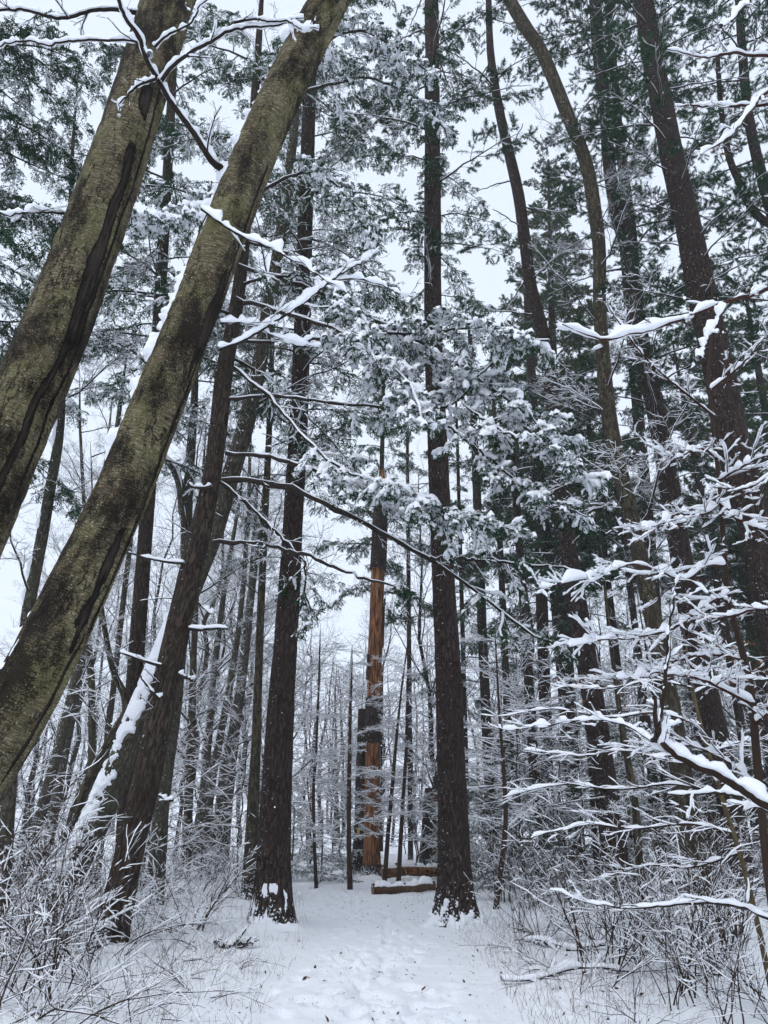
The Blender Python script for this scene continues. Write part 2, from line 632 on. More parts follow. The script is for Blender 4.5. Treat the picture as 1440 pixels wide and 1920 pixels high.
def gz0(x, y):
    x = np.asarray(x, float)
    y = np.asarray(y, float)
    z = -0.05 * np.clip(-x - 5.5, 0, 30) ** 1.25 * sstep(6, 16, y)
    z = z + 0.010 * np.clip(x - 6, 0, 60) ** 1.1
    z = z + 0.35 * (fbm(np.stack([x * 0.12, y * 0.12, 0 * x], -1), 3) - 0.5) * sstep(6, 20, np.hypot(x, y - 8))
    off = sstep(1.0, 2.0, np.abs(x - path_x(y)))
    z = z + off * (0.03 + 0.10 * (fbm(np.stack([x * 1.1, y * 1.1, 0 * x + 5], -1), 3) - 0.4))
    far = sstep(75, 160, np.hypot(x, y))
    z = z + 0.22 * np.clip(fbm(np.stack([x * 2.2, y * 2.2, 0 * x + 31], -1), 2) - 0.42, 0, 1) * sstep(-1.9, -2.8, x) * sstep(13, 9, y)
    z = z + far * 9.0 * (0.3 + fbm(np.stack([x * 0.012, y * 0.012, 0 * x + 9], -1), 2)) * sstep(-40, 60, y)
    return z


def build_ground():
    def lines(knots):
        out = []
        for (a, b, n) in knots:
            out.append(np.linspace(a, b, n, endpoint=False))
        return np.concatenate(out)
    xs = lines([(-260, -60, 14), (-60, -16, 22), (-16, -6, 40), (-6, -2.2, 46), (-2.2, 2.2, 96), (2.2, 6, 46), (6, 16, 40), (16, 60, 22), (60, 260, 14)])
    xs = np.r_[xs, 260.0]
    ys = lines([(-60, -4, 12), (-4, 6, 18), (6, 12, 120), (12, 17, 80), (17, 30, 100), (30, 60, 50), (60, 330, 30)])
    ys = np.r_[ys, 330.0]
    X, Y = np.meshgrid(xs, ys)
    Z = gz0(X, Y)
    near = sstep(40, 24, Y) * sstep(18, 12, np.abs(X))
    off = sstep(0.9, 1.8, np.abs(X - path_x(Y)))
    Z = Z + near * off * 0.075 * (fbm(np.stack([X * 4, Y * 4, 0 * X + 2], -1), 3) - 0.45)
    Z = Z + near * (1 - off) * 0.035 * (fbm(np.stack([X * 9, Y * 6, 0 * X + 13], -1), 3) - 0.5) * sstep(0.7, 0.1, np.abs(X - path_x(Y) + 0.2))
    Z = Z + near * 0.03 * (fbm(np.stack([X * 7, Y * 7, 0 * X + 3], -1), 3) - 0.5)
    # trodden snow: half-filled footprints, most of them left of the middle
    r = np.random.default_rng(5)
    for _ in range(420):
        fy = 6.5 + 19 * r.random() ** 1.4
        fx = path_x(fy) + r.normal(-0.15, 0.42)
        a = r.normal(0, 0.5)
        m = (np.abs(X - fx) < 0.4) & (np.abs(Y - fy) < 0.4)
        dx, dy = X[m] - fx, Y[m] - fy
        lx, ly = dx * math.cos(a) + dy * math.sin(a), -dx * math.sin(a) + dy * math.cos(a)
        q = (lx / 0.075) ** 2 + (ly / 0.15) ** 2
        dep = r.uniform(0.015, 0.07)
        Z[m] += -dep * np.exp(-q ** 1.6) + dep * 0.35 * np.exp(-((np.sqrt(q) - 1.5) / 0.35) ** 2)
    for (bx, by, br) in TREE_BASES:
        d = np.hypot(X - bx, Y - by)
        Z += 0.13 * np.exp(-np.clip((d - br * 0.8) / 0.30, 0, None) ** 1.4) * np.clip(2.4 * fbm(np.stack([X * 3.5, Y * 3.5, 0 * X], -1), 3) - 0.65, 0, 1.2)
    V = np.stack([X, Y, Z], -1).reshape(-1, 3)
    ny, nx = X.shape
    i = np.arange(ny - 1)[:, None] * nx + np.arange(nx - 1)[None]
    Q = np.stack([i, i + 1, i + nx + 1, i + nx], -1).reshape(-1, 4)
    o = ob('ground', new_mesh('ground', V, Q, None, M['ground_snow']), kind='structure')
    return o


def gz(x, y):
    return float(gz0(np.array([x]), np.array([y]))[0])


# ------------------------------------------------------------------ branch kinds (shared meshes)
def hemlock_limb(main, R, r, snow=1.0, t0=0.25, sec_len=0.9, dens=1.0, leaf=1.0, sp=0.2):
    """main (K,3) world or local line -> wood, leaf, snow bags"""
    wood, lf, sn = Bag(), Bag(), Bag()
    P, R = main[None], R[None]
    L = np.linalg.norm(np.diff(main, axis=0), axis=1).sum()
    wood.add(*tubes(P, R, 7))
    sn.add(*snow_on(P, R, 0.016 * snow, 8, r, 0.3, 1.0, low=0.35))
    k = max(5, int(L * (1 - t0) / sp * dens))
    P2, R2 = spawn(P, R, k, t0, 0.99, 0.95, 0.2, sec_len, 10, 0.12, -0.055, 0.35, r, 0.45, 0.003, 0.2, 0.55, 0.012)
    wood.add(*tubes(P2, R2, 4))
    k3 = max(4, int(8 * dens))
    P3, R3 = spawn(P2, R2, k3, 0.15, 0.99, 0.85, 0.2, sec_len * 0.42, 7, 0.15, -0.08, 0.3, r, 0.5, 0.0015, 0.3, 0.5, 0.004)
    wood.add(*tubes(P3, R3, 3))
    # leafy sprays: twig ends hang in ragged clusters
    lf.add(*leaflets(P3, int(11 * leaf), 0.055, 0.0095, 0.8, 0.05, r))
    lf.add(*leaflets(P2, int(20 * leaf), 0.055, 0.0095, 0.8, 0.25, r))
    P4, R4 = spawn(P3, R3, 3, 0.25, 0.95, 0.8, 0.2, sec_len * 0.24, 4, 0.2, -0.3, 0.4, r, 0.6, 0.001)
    lf.add(*leaflets(P4, int(7 * leaf), 0.055, 0.0095, 0.8, 0.05, r))
    if snow > 0:
        sn.add(*snow_on(P2, R2, 0.018 * snow ** 1.3, 6, r, 0.6, min(1, 0.25 + 0.6 * snow), 1.0, 0.2, 0.35))
        a3 = 0.025 * snow ** 1.2
        sn.add(*snow_on(P3, R3, a3, 6, r, 0.75, min(0.95, 0.62 * snow), 1.1, 0.2, 0.4))
        sn.add(*snow_on(P4, R4, a3 * 0.6, 5, r, 0.6, 0.28 * snow, 1.0, 0.2, 0.4))
    return wood, lf, sn


def pine_limb(main, R, r, snow=0.35, t0=0.25, sec_len=0.9, dens=1.0, tuft=1.0, nl=0.13, nw=0.007):
    wood, lf, sn = Bag(), Bag(), Bag()
    P, R = main[None], R[None]
    L = np.linalg.norm(np.diff(main, axis=0), axis=1).sum()
    wood.add(*tubes(P, R, 6))
    sn.add(*snow_on(P, R, 0.014, 6, r, 0.4, 1.0))
    k = max(5, int(L * (1 - t0) / 0.24 * dens))
    P2, R2 = spawn(P, R, k, t0, 0.99, 0.85, 0.2, sec_len, 6, 0.12, 0.05, 0.4, r, 0.45, 0.003, 0.2, 0.55, 0.012)
    wood.add(*tubes(P2, R2, 4))
    P3, R3 = spawn(P2, R2, 8, 0.2, 0.99, 0.75, 0.25, sec_len * 0.42, 4, 0.15, 0.06, 0.7, r, 0.5, 0.0015, 0.4, 0.4, 0.004)
    wood.add(*tubes(P3, R3, 3))
    lf.add(*needles(P3, (0.4, 0.6, 0.8, 0.99), int(17 * tuft), nl, nw, r, 0.62))
    lf.add(*needles(P2, (0.5, 0.7, 0.85, 0.99), int(17 * tuft), nl, nw, r, 0.62))
    sn.add(*snow_on(P2, R2, 0.012, 5, r, 0.6, 0.5))
    sn.add(*snow_on(P3, R3, 0.018, 5, r, 0.7, snow, 1.0, 0.2, 0.3))
    return wood, lf, sn


def bare_limb(main, R, r, snow=1.0, t0=0.15, sec_len=1.1, k1=9, k2=6, k3=5, ga=0.03, flat=0.6):
    wood, sn = Bag(), Bag()
    P, R = main[None], R[None]
    wood.add(*tubes(P, R, 6))
    sn.add(*snow_on(P, R, 0.016 * snow, 6, r, 0.4, 1.0, low=0.3))
    P2, R2 = spawn(P, R, k1, t0, 0.98, 0.75, 0.2, sec_len, 7, 0.14, ga, flat, r, 0.5, 0.004, 0.25, 0.5, 0.02)
    P3, R3 = spawn(P2, R2, k2, 0.15, 0.98, 0.75, 0.22, sec_len * 0.5, 5, 0.16, ga, flat, r, 0.55, 0.0042, 0.5, 0.45)
    P4, R4 = spawn(P3, R3, k3, 0.1, 0.98, 0.75, 0.25, sec_len * 0.25, 4, 0.16, ga, flat, r, 0.6, 0.0033, 0.6, 0.4)
    wood.add(*tubes(P2, R2, 4))
    wood.add(*tubes(P3, R3, 3))
    wood.add(*tubes(P4, R4, 3))
    sn.add(*snow_on(P2, R2, 0.010 * snow, 5, r, 0.45, 0.9, 0.35))
    sn.add(*snow_on(P3, R3, 0.009 * snow, 4, r, 0.5, 0.8, 0.35))
    sn.add(*snow_on(P4, R4, 0.007 * snow, 4, r, 0.5, 0.6, 0.35))
    return wood, sn


def arm(L, rise, droop, r, K=12, wig=0.03):
    u = np.linspace(0, 1, K)
    y = np.cumsum(r.normal(0, wig, K)) * L * 0.35
    y -= y[0]
    z = rise * u * L - droop * u * u * L + np.cumsum(r.normal(0, wig * 0.5, K)) * L * 0.3 * u
    return np.stack([u * L * 0.97, y, z], -1)


TEMPL = {}


def templates():
    r = np.random.default_rng(3)
    def put(kind, bags, mats):
        TEMPL.setdefault(kind, []).append(tuple(b.mesh(n, M[m]) for b, n, m in zip(bags, ('branch', 'foliage', 'snow_cover') if len(bags) == 3 else ('branch', 'snow_cover'), mats)))
    for i in range(5):
        m_ = arm(3.0, r.uniform(0.05, 0.3), r.uniform(0.25, 0.5), r)
        put('hemlock', hemlock_limb(m_, np.linspace(0.03, 0.004, 12), r, 0.85, 0.12, 0.95, 1.0, 1.35), ('twig', 'hem_leaf', 'thin_snow'))
    for i in range(3):
        m_ = arm(3.0, r.uniform(0.05, 0.3), r.uniform(0.3, 0.55), r)
        put('hemlock_light', hemlock_limb(m_, np.linspace(0.03, 0.004, 12), r, 0.36, 0.12, 0.9, 1.0, 1.6), ('twig', 'hem_leaf', 'thin_snow'))
    for i in range(5):
        m_ = arm(3.2, r.uniform(0.15, 0.45), r.uniform(0.1, 0.3), r)
        put('pine', pine_limb(m_, np.linspace(0.035, 0.005, 12), r, 0.22, 0.3, 1.0), ('twig', 'pine_leaf', 'thin_snow'))
    for i in range(3):
        m_ = arm(3.0, r.uniform(0.2, 0.4), r.uniform(0.05, 0.2), r)
        put('far_pine', pine_limb(m_, np.linspace(0.035, 0.005, 12), r, 0.15, 0.12, 1.1, 1.1, 0.9, 0.18, 0.014), ('twig', 'far_leaf', 'thin_snow'))
    for i in range(5):
        m_ = arm(3.0, r.uniform(0.5, 0.9), r.uniform(-0.25, 0.15), r, wig=0.05)
        put('bare', bare_limb(m_, np.linspace(0.032, 0.005, 12), r, 1.0), ('twig', 'thin_snow'))
    for i in range(4):                                  # flat, level sprays of beech understorey
        m_ = arm(2.0, r.uniform(0.05, 0.35), r.uniform(0.0, 0.3), r, wig=0.05)
        put('spray', bare_limb(m_, np.linspace(0.012, 0.003, 12), r, 1.5, 0.1, 0.8, 10, 6, 4, 0.0, 0.2), ('stem', 'thin_snow'))
    for i in range(3):                                  # dead stubs
        m_ = arm(1.0, r.uniform(-0.1, 0.3), r.uniform(0.0, 0.2), r, wig=0.06)
        wd, sn = Bag(), Bag()
        R_ = np.linspace(0.018, 0.006, 12)
        wd.add(*tubes(m_[None], R_[None], 6))
        P2, R2 = spawn(m_[None], R_[None], 3, 0.3, 0.95, 0.8, 0.2, 0.4, 5, 0.15, 0, 0.8, r)
        wd.add(*tubes(P2, R2, 4))
        sn.add(*snow_on(m_[None], R_[None], 0.014, 6, r, 0.3, 1.0, low=0.4))
        sn.add(*snow_on(P2, R2, 0.010, 5, r, 0.4, 0.9))
        put('stub', (wd, sn), ('twig', 'thin_snow'))


def hang_branch(root, kind, i, loc, az, scale, tilt=0.0, mat=None):
    ms = TEMPL[kind][i % len(TEMPL[kind])]
    b = ob('branch', ms[0], root, loc)
    b.rotation_euler = (0, tilt, az)
    b.scale = (scale,) * 3
    for me, nm in zip(ms[1:], ('foliage', 'snow_cover') if len(ms) == 3 else ('snow_cover',)):
        ob(nm, me, b, kind='stuff')
    return b


# ------------------------------------------------------------------ trunks
def trunk_mesh(line, R, mat, base, su=40, sv_len=0.05, ridge=0.06, flare=0.0, seam=None, gouges=(), lumps=0.05, phase=0.0, fcount=26, fstretch=3.0):
    """line (n,3) bottom to top; radii; returns mesh in local coordinates about base"""
    L = np.r_[0, np.cumsum(np.linalg.norm(np.diff(line, axis=0), axis=1))]
    nv = max(12, int(L[-1] / sv_len))
    C = catmull(np.c_[line, R], nv)
    R = np.maximum(C[:, 3], 0.004)
    C = C[:, :3]
    v = np.r_[0, np.cumsum(np.linalg.norm(np.diff(C, axis=0), axis=1))]
    t = nrm(np.gradient(C, axis=0))
    back = nrm(np.array([0, 1.0, 0]) - t * t[:, 1:2])
    right = np.cross(t, back) * -1
    right = np.where(right[:, :1] < 0, -right, right)
    th = np.linspace(0, 2 * np.pi, su + 1)
    TH, VV = np.meshgrid(th, v)
    RR = R[:, None] * np.ones_like(TH)
    c3 = np.stack([np.cos(TH) * fcount / 6.28, np.sin(TH) * fcount / 6.28, VV * fstretch + phase], -1)
    n1 = fbm(c3, 3)
    n2 = fbm(np.stack([np.cos(TH) * 0.9, np.sin(TH) * 0.9, VV * 0.9 + phase], -1), 3)
    disp = ridge * (1 - 2 * np.abs(n1 - 0.5) * 2) * 0.8 - ridge * 0.5 + lumps * 2 * (n2 - 0.5)
    crack = np.zeros_like(TH)
    if seam is not None:
        for (v0, v1, th0, th1, wdt, dep) in seam:
            u = np.clip((VV - v0) / (v1 - v0), 0, 1)
            inside = sstep(v0, v0 + 0.25, VV) * sstep(v1, v1 - 0.25, VV) * sstep(0.18, 0.45, vnoise(np.stack([VV * 2.3, TH * 1.5, 0 * VV + phase + v0], -1)))
            cen = th0 + (th1 - th0) * u + 0.30 * (fbm(np.stack([VV * 3, 0 * VV, 0 * VV + phase], -1), 4) - 0.5)
            x = (TH - cen) / (wdt * (0.7 + 0.6 * vnoise(np.stack([VV * 5, 0 * VV + 3, 0 * VV + phase], -1))))
            g = np.exp(-np.abs(x) ** 3)
            disp += inside * (-dep * g + 0.5 * dep * np.exp(-((np.abs(x) - 1.5) / 0.5) ** 2))
            crack = np.maximum(crack, inside * np.exp(-(x / 1.0) ** 4))
    for (vc, tc, vl, tw, dep) in gouges:
        x = (TH - tc - 0.25 * (VV - vc) / vl * tw) / tw
        n3 = fbm(np.stack([TH * 5, VV * 6, 0 * TH + phase], -1), 4)
        q = ((VV - vc) / vl) ** 2 + x ** 2 + 3.2 * (n3 - 0.45)
        g = np.exp(-np.clip(q, 0, None) ** 2)
        disp -= dep * g
        crack = np.maximum(crack, g)
    if flare:
        hz = VV
        lobes = 0.25 + 1.5 * vnoise(np.stack([np.cos(TH) * 2.6 + phase, np.sin(TH) * 2.6, 0 * TH], -1))
        disp += flare * np.exp(-hz / 0.28) * lobes + flare * 0.25 * np.exp(-hz / 0.9)
    RR = RR * (1 + disp)
    V = C[:, None] + RR[..., None] * (back[:, None] * np.cos(TH)[..., None] + right[:, None] * np.sin(TH)[..., None])
    n = su + 1
    i = np.arange(nv - 1)[:, None] * n + np.arange(su)[None]
    Q = np.stack([i, i + 1, i + n + 1, i + n], -1).reshape(-1, 4)
    uv = np.stack([TH * R.mean(), VV], -1).reshape(-1, 2)
    me = new_mesh('trunk', V.reshape(-1, 3) - base, Q, None, mat, True, uv, {'crack': crack.reshape(-1)})
    return me, C, R, back, right, v


def trunk_snow(C, R, back, right, v, base, thc, half, thick, cover, v0, v1, r, su=18, freq=5.0, step=0.03, base_bias=0.0, flare=0.0, phase=0.0):
    """a crust of snow lying along one side of a leaning stem"""
    m = (v >= v0) & (v <= v1)
    X = np.c_[C[m], R[m], back[m], right[m]]
    L = v[m][-1] - v[m][0]
    n = max(8, int(L / step))
    vi = np.linspace(v[m][0], v[m][-1], n)
    X = np.stack([np.interp(vi, v[m], X[:, k]) for k in range(X.shape[1])], -1)
    c, rr, bk, rt = X[:, :3], X[:, 3], X[:, 4:7], X[:, 7:10]
    a = np.linspace(-1, 1, su)
    A, VV = np.meshgrid(a, vi)
    TH = thc + A * half
    ph = r.random() * 50
    n1 = fbm(np.stack([A * half * rr.mean() * freq * 1.3, VV * freq, 0 * A + ph], -1), 4)
    n0 = vnoise(np.stack([0 * A, VV * 1.1, 0 * A + ph + 9], -1))
    f = (n1 - 0.5) * 3.4 + cover + (n0 - 0.5) * 0.9 - 1.5 * np.abs(A) ** 2.5 - base_bias * (VV - vi[0]) / (vi[-1] - vi[0])
    ends = sstep(0, 0.15, VV - vi[0]) * sstep(0, 0.15, vi[-1] - VV)
    h = thick * np.clip(sstep(-0.12, 0.55, f) * 1.15 - 0.15 + 0.25 * (n1 - 0.5), -0.3, 1) * ends - 0.25 * thick * (1 - ends)
    h = np.where(np.abs(A) > 0.98, -0.35 * thick, h)
    lob = 0.25 + 1.5 * vnoise(np.stack([np.cos(TH) * 2.6 + phase, np.sin(TH) * 2.6, 0 * TH], -1))
    RR = rr[:, None] * (1.01 + flare * np.exp(-VV / 0.28) * lob + flare * 0.25 * np.exp(-VV / 0.9)) + h
    V = c[:, None] + RR[..., None] * (bk[:, None] * np.cos(TH)[..., None] + rt[:, None] * np.sin(TH)[..., None])
    i = np.arange(n - 1)[:, None] * su + np.arange(su - 1)[None]
    Q = np.stack([i, i + 1, i + su + 1, i + su], -1).reshape(-1, 4)
    hq = h.reshape(-1)
    Q = Q[(hq[Q] > -0.2 * thick).any(1)]
    return new_mesh('bark_snow', V.reshape(-1, 3) - base, Q, None, M['snow'])


def stem_line(path, Y, ext=0.0, ground=True):
    """photograph pixels (x, y, width) listed bottom to top -> world line and radii"""
    pts, rr = [], []
    for i, p in enumerate(path):
        yy = Y if np.isscalar(Y) else Y[0] + (Y[1] - Y[0]) * i / (len(path) - 1)
        P, s = at(p[0], p[1], yy)
        pts.append(P)
        rr.append(p[2] * s / 2)
    pts, rr = np.array(pts), np.array(rr)
    if ground:
        d = nrm(pts[0] - pts[1])
        if d[2] > -0.3:
            d = nrm(np.array([d[0], d[1], -0.6]))
        for _ in range(3):
            g = gz(pts[0][0], pts[0][1]) - 0.18
            k = (g - pts[0][2]) / d[2]
            if abs(k) < 1e-3:
                break
            if k > 0 and _ == 0 and k > 0.25:
                pts = np.vstack([pts[0] + d * k, pts])
                rr = np.r_[rr[0] * (1 + 0.03 * k), rr]
            else:
                pts[0] = pts[0] + d * k
    if ext:
        d = nrm(pts[-1] - pts[-2]) + np.array([0, 0, 0.25])
        d = nrm(d)
        pts = np.vstack([pts, pts[-1] + d * ext * 0.5, pts[-1] + d * ext])
        rr = np.r_[rr, rr[-1] * 0.6, rr[-1] * 0.12]
    return pts, rr


def thing(name, loc, label, category, group=None):
    return ob(name, None, None, loc, None, label, category, group)


def tree(name, label, path, Y, mat, ext=4.0, flare=0.5, group=None, category='tree', su=28, sv=0.08, ridge=0.05, branches=(), seed=0, bank=True, thin=1.0, **kw):
    r = np.random.default_rng(1000 + seed)
    line, R = stem_line(path, Y, ext)
    R = R * thin
    base = line[0].copy()
    base[2] = gz(base[0], base[1])
    if bank:
        TREE_BASES.append((line[0][0], line[0][1], R[0] * 1.4))
    root = thing(name, base, label, category, group)
    me, C, RR, bk, rt, v = trunk_mesh(line, R, M[mat], base, su, sv, ridge, flare, phase=seed * 3.7, **kw)
    tr = ob('trunk', me, root)
    info = dict(root=root, base=base, C=C, R=RR, bk=bk, rt=rt, v=v, trunk=tr, r=r, flare=flare, phase=seed * 3.7)
    for (kind, n, z0, z1, s0, s1, *rest) in branches:
        azs = rest[0] if rest else None
        grow(info, kind, n, z0, z1, s0, s1, azs)
    return info


def grow(info, kind, n, z0, z1, s0, s1, azs=None, tilt=0.0):
    """n branches between heights z0 and z1, scale s0 at the bottom, s1 at the top"""
    r = info['r']
    C = info['C']
    zt = C[:, 2].max() - 0.05
    g = r.random() * 6.28
    for i in range(n):
        z = z0 + ((zt if z1 is None else z1) - z0) * (i + r.random()) / n
        if z > zt:
            continue
        k = int(np.argmin(np.abs(C[:, 2] - z)))
        p = C[k]
        if azs is None:
            az = g + i * 2.4 + r.normal(0, 0.3)
        else:
            az = rad(r.uniform(azs[0], azs[1]))
        f = (z - z0) / max((zt if z1 is None else z1) - z0, 1e-6)
        s = (s0 + (s1 - s0) * f) * r.uniform(0.8, 1.2)
        qx, qy, qz = pixel(p + s * 1.8 * np.array([math.cos(az), math.sin(az), 0]))
        mg = 150 + s * 2.0 * F_PX / max(qz, 1)
        if not (-mg < qx < 1440 + mg and -mg < qy < 1920 + mg):      # nothing of it near the picture
            continue
        hang_branch(info['root'], kind, int(r.integers(99)), p - info['base'], az, s, tilt + r.normal(0, 0.08))


def crust(info, thc, half, thick, cover, v0, v1, **kw):
    me = trunk_snow(info['C'], info['R'], info['bk'], info['rt'], info['v'], info['base'], thc, half, thick, cover, v0, min(v1, info['v'][-1]), info['r'], flare=info['flare'], phase=info['phase'], **kw)
    ob('bark_snow', me, info['trunk'], kind='stuff')


def px_line(path, Y, n=24):
    pts, rr = [], []
    for i, p in enumerate(path):
        yy = Y if np.isscalar(Y) else Y[0] + (Y[1] - Y[0]) * i / (len(path) - 1)
        P, s = at(p[0], p[1], yy)
        pts.append(P)
        rr.append(p[2] * s / 2)
    Q = catmull(np.c_[np.array(pts), np.array(rr)], n)
    return Q[:, :3], np.maximum(Q[:, 3], 0.0015)


def near_branch(root, base, path, Y, mat='twig', a=0.03, k=6, tw_len=0.35, k2=3, n=34, seed=0, ang=0.7, flat=0.5, t0=0.1, lump=0.35, wide=0.55, level3=True, upw=0.02, cover2=0.75, leaves=0):
    """one limb drawn along the photograph's line, with side twigs and thick snow"""
    r = np.random.default_rng(500 + seed)
    C, R = px_line(path, Y, n)
    C = C + 0.006 * np.cumsum(r.normal(size=C.shape), 0) * np.linspace(0, 1, n)[:, None]
    P, Rr = C[None], R[None]
    wd, sn = Bag(), Bag()
    wd.add(*tubes(P, Rr, 8))
    sn.add(*snow_on(P, Rr, a * 1.15, 10, r, lump * 1.7, 1.0, wide, 0.2, 0.15, low=0.08))
    if k:
        P2, R2 = spawn(P, Rr, k, t0, 0.98, ang, 0.2, tw_len, 10, 0.10, upw, flat, r, 0.5, 0.0016, 0.4, 0.4, 0.006)
        wd.add(*tubes(P2, R2, 5))
        sn.add(*snow_on(P2, R2, a * 0.62, 8, r, 0.5, cover2, wide, 0.25, 0.2))
        if k2:
            P3, R3 = spawn(P2, R2, k2, 0.15, 0.98, ang, 0.25, tw_len * 0.5, 7, 0.12, upw, flat, r, 0.6, 0.0013, 0.6, 0.4, 0.003)
            wd.add(*tubes(P3, R3, 4))
            sn.add(*snow_on(P3, R3, a * 0.42, 7, r, 0.6, cover2 * 0.85, wide, 0.25, 0.2))
            if level3:
                P4, R4 = spawn(P3, R3, 2, 0.2, 0.98, ang, 0.25, tw_len * 0.25, 5, 0.14, upw, flat, r, 0.7, 0.0011, 0.7)
                wd.add(*tubes(P4, R4, 3))
                sn.add(*snow_on(P4, R4, a * 0.28, 5, r, 0.6, 0.6, wide))
        P5, R5 = spawn(P2, R2, 3, 0.1, 0.98, 0.6, 0.2, tw_len * 0.35, 6, 0.14, 0.06, 1.2, r, 0.6, 0.0015, 0.6, 0.3, 0.0026)
        wd.add(*tubes(P5, R5, 3))
    b = ob('branch', wd.mesh('branch', M[mat], off=base), root)
    ob('snow_cover', sn.mesh('snow_cover', M['snow'], off=base), b, kind='stuff')
    if leaves and k and k2:                              # a few rusty leaves still hanging on
        lf = Bag()
        lf.add(*leaflets(P3[r.permutation(len(P3))[:leaves]], 2, 0.06, 0.017, 0.5, 0.4, r, 0.6, 1.0))
        ob('foliage', lf.mesh('foliage', M['dead'], False, off=base), b, kind='stuff')
    return b


def lobed_leaf(root, base, px, py, Y, size, r, mat='dead'):
    """one curled dead leaf with pointed lobes"""
    P, s = at(px, py, Y)
    n = 14
    th = np.linspace(0, 2 * np.pi, n, endpoint=False)
    ra = size * (0.62 + 0.38 * np.cos(th * 5)) * r.uniform(0.85, 1.1, n)
    x, y = ra * np.cos(th), ra * np.sin(th)
    z = 0.4 * size * np.sin(2 * th) * (ra / size) + 0.25 * r.normal(size=n) * size
    V = np.vstack([[0, 0, 0], np.stack([x, 0.45 * y + z * 0.5, y * 0.8 + z * 0.4], -1)]) + P
    T = [(0, 1 + i, 1 + (i + 1) % n) for i in range(n)]
    st = np.array([P, P + (0, 0, size * 0.7), P + (size * 0.2, 0.01, size * 1.5)])
    tv, tq = tubes(st[None], np.full((1, 3), size * 0.04), 4)
    bag = Bag()
    bag.add(V, None, T)
    bag.add(tv, tq)
    ob('dead_leaf', bag.mesh('dead_leaf', M[mat], False, off=base), root)


# ================================================================== THE PLACE
templates()

# ------------------------------------------------------------------ the two leaning birches close to the camera
b1 = tree('leaning_birch', 'thick leaning birch trunk at the left edge, long dark seam down its olive bark',
          [(-300, 1600, 178), (-135, 1180, 162), (-42, 960, 150), (30, 790, 143), (112, 600, 134), (186, 400, 120), (254, 200, 107), (316, 0, 102), (344, -90, 96)],
          3.9, 'birch', 4.0, 0.35, seed=1, thin=0.89, su=110, sv=0.018, ridge=0.045, lumps=0.045,
          seam=[(4.3, 6.6, 2.05, 2.35, 0.20, 0.04), (3.0, 4.6, 2.45, 2.15, 0.10, 0.045), (3.4, 6.9, 1.75, 1.85, 0.05, 0.05), (2.0, 3.3, 2.9, 2.5, 0.06, 0.03), (4.9, 6.0, 3.6, 3.3, 0.025, 0.03)],
          gouges=[(2.65, 2.2, 0.25, 0.22, 0.08)], fcount=9, fstretch=7)
b2 = tree('leaning_birch', 'leaning birch second from left, snowy upper edge, dark gash low down',
          [(-270, 1860, 156), (-72, 1500, 140), (58, 1280, 130), (214, 960, 110), (284, 790, 104), (359, 600, 96), (434, 400, 90), (518, 200, 82), (618, 0, 76), (668, -90, 70)],
          3.6, 'birch', 4.0, 0.35, seed=2, thin=0.92, su=110, sv=0.018, ridge=0.045, lumps=0.05,
          seam=[(2.6, 4.2, 1.55, 1.75, 0.10, 0.05), (3.9, 5.9, 1.7, 1.95, 0.07, 0.035), (2.75, 3.25, 4.05, 3.95, 0.05, 0.05), (2.0, 2.9, 1.9, 1.7, 0.07, 0.03)],
          gouges=[(1.95, 3.0, 0.28, 0.20, 0.09), (2.35, 3.35, 0.16, 0.07, 0.05), (3.0, 2.1, 0.3, 0.25, 0.012), (4.6, 2.0, 0.4, 0.2, 0.012)], fcount=9, fstretch=7)
crust(b2, 4.5, 0.62, 0.042, 0.02, 1.6, 9.0, su=34, step=0.010, freq=9)
crust(b1, 4.8, 0.45, 0.035, -0.15, 3.2, 8.0, su=24, step=0.012, freq=9)
R2, B2 = b2['root'], b2['base']
near_branch(R2, B2, [(418, 318, 15), (396, 300, 12), (365, 250, 10.5), (330, 195, 9.5), (300, 150, 9), (270, 95, 8), (245, 40, 7), (215, -30, 5)], (3.55, 3.0), 'twig', 0.022, 3, 0.25, 2, 60, 1)
near_branch(R2, B2, [(302, 152, 8), (330, 118, 7), (400, 68, 6), (440, 42, 5), (510, 28, 3.5), (570, 12, 2)], (3.2, 3.1), 'twig', 0.021, 5, 0.22, 2, 50, 2, flat=0.9)
near_branch(R2, B2, [(278, 105, 6), (250, 76, 5), (190, 72, 4.5), (120, 72, 4), (60, 66, 3.5), (-30, 68, 3)], (3.1, 3.2), 'twig', 0.024, 3, 0.2, 1, 50, 3, cover2=0.4)
near_branch(R2, B2, [(292, 148, 6), (262, 160, 4.5), (240, 178, 3.5), (222, 200, 2.5), (218, 222, 1.5)], 3.15, 'twig', 0.018, 3, 0.13, 1, 34, 4, flat=0.9)
near_branch(R2, B2, [(438, 42, 5), (480, 38, 4), (520, 48, 3.5), (560, 60, 3), (597, 66, 2)], (3.1, 3.1), 'twig', 0.022, 3, 0.15, 1, 40, 5)
near_branch(R2, B2, [(290, 88, 5), (320, 62, 4), (360, 38, 3.4), (385, 0, 2.5)], (3.15, 3.0), 'twig', 0.018, 2, 0.14, 1, 34, 6)
near_branch(R2, B2, [(378, 392, 6), (410, 415, 5), (445, 437, 4.5), (520, 470, 3.6), (575, 505, 3), (640, 548, 2)], (3.5, 3.2), 'twig', 0.022, 3, 0.25, 1, 50, 7, cover2=0.5)
near_branch(R2, B2, [(410, 655, 7), (450, 640, 6), (500, 607, 5.4), (545, 580, 5), (610, 530, 4.4), (660, 495, 3.5), (700, 475, 2)], (3.6, 4.0), 'twig', 0.024, 4, 0.35, 2, 60, 8, flat=0.8)
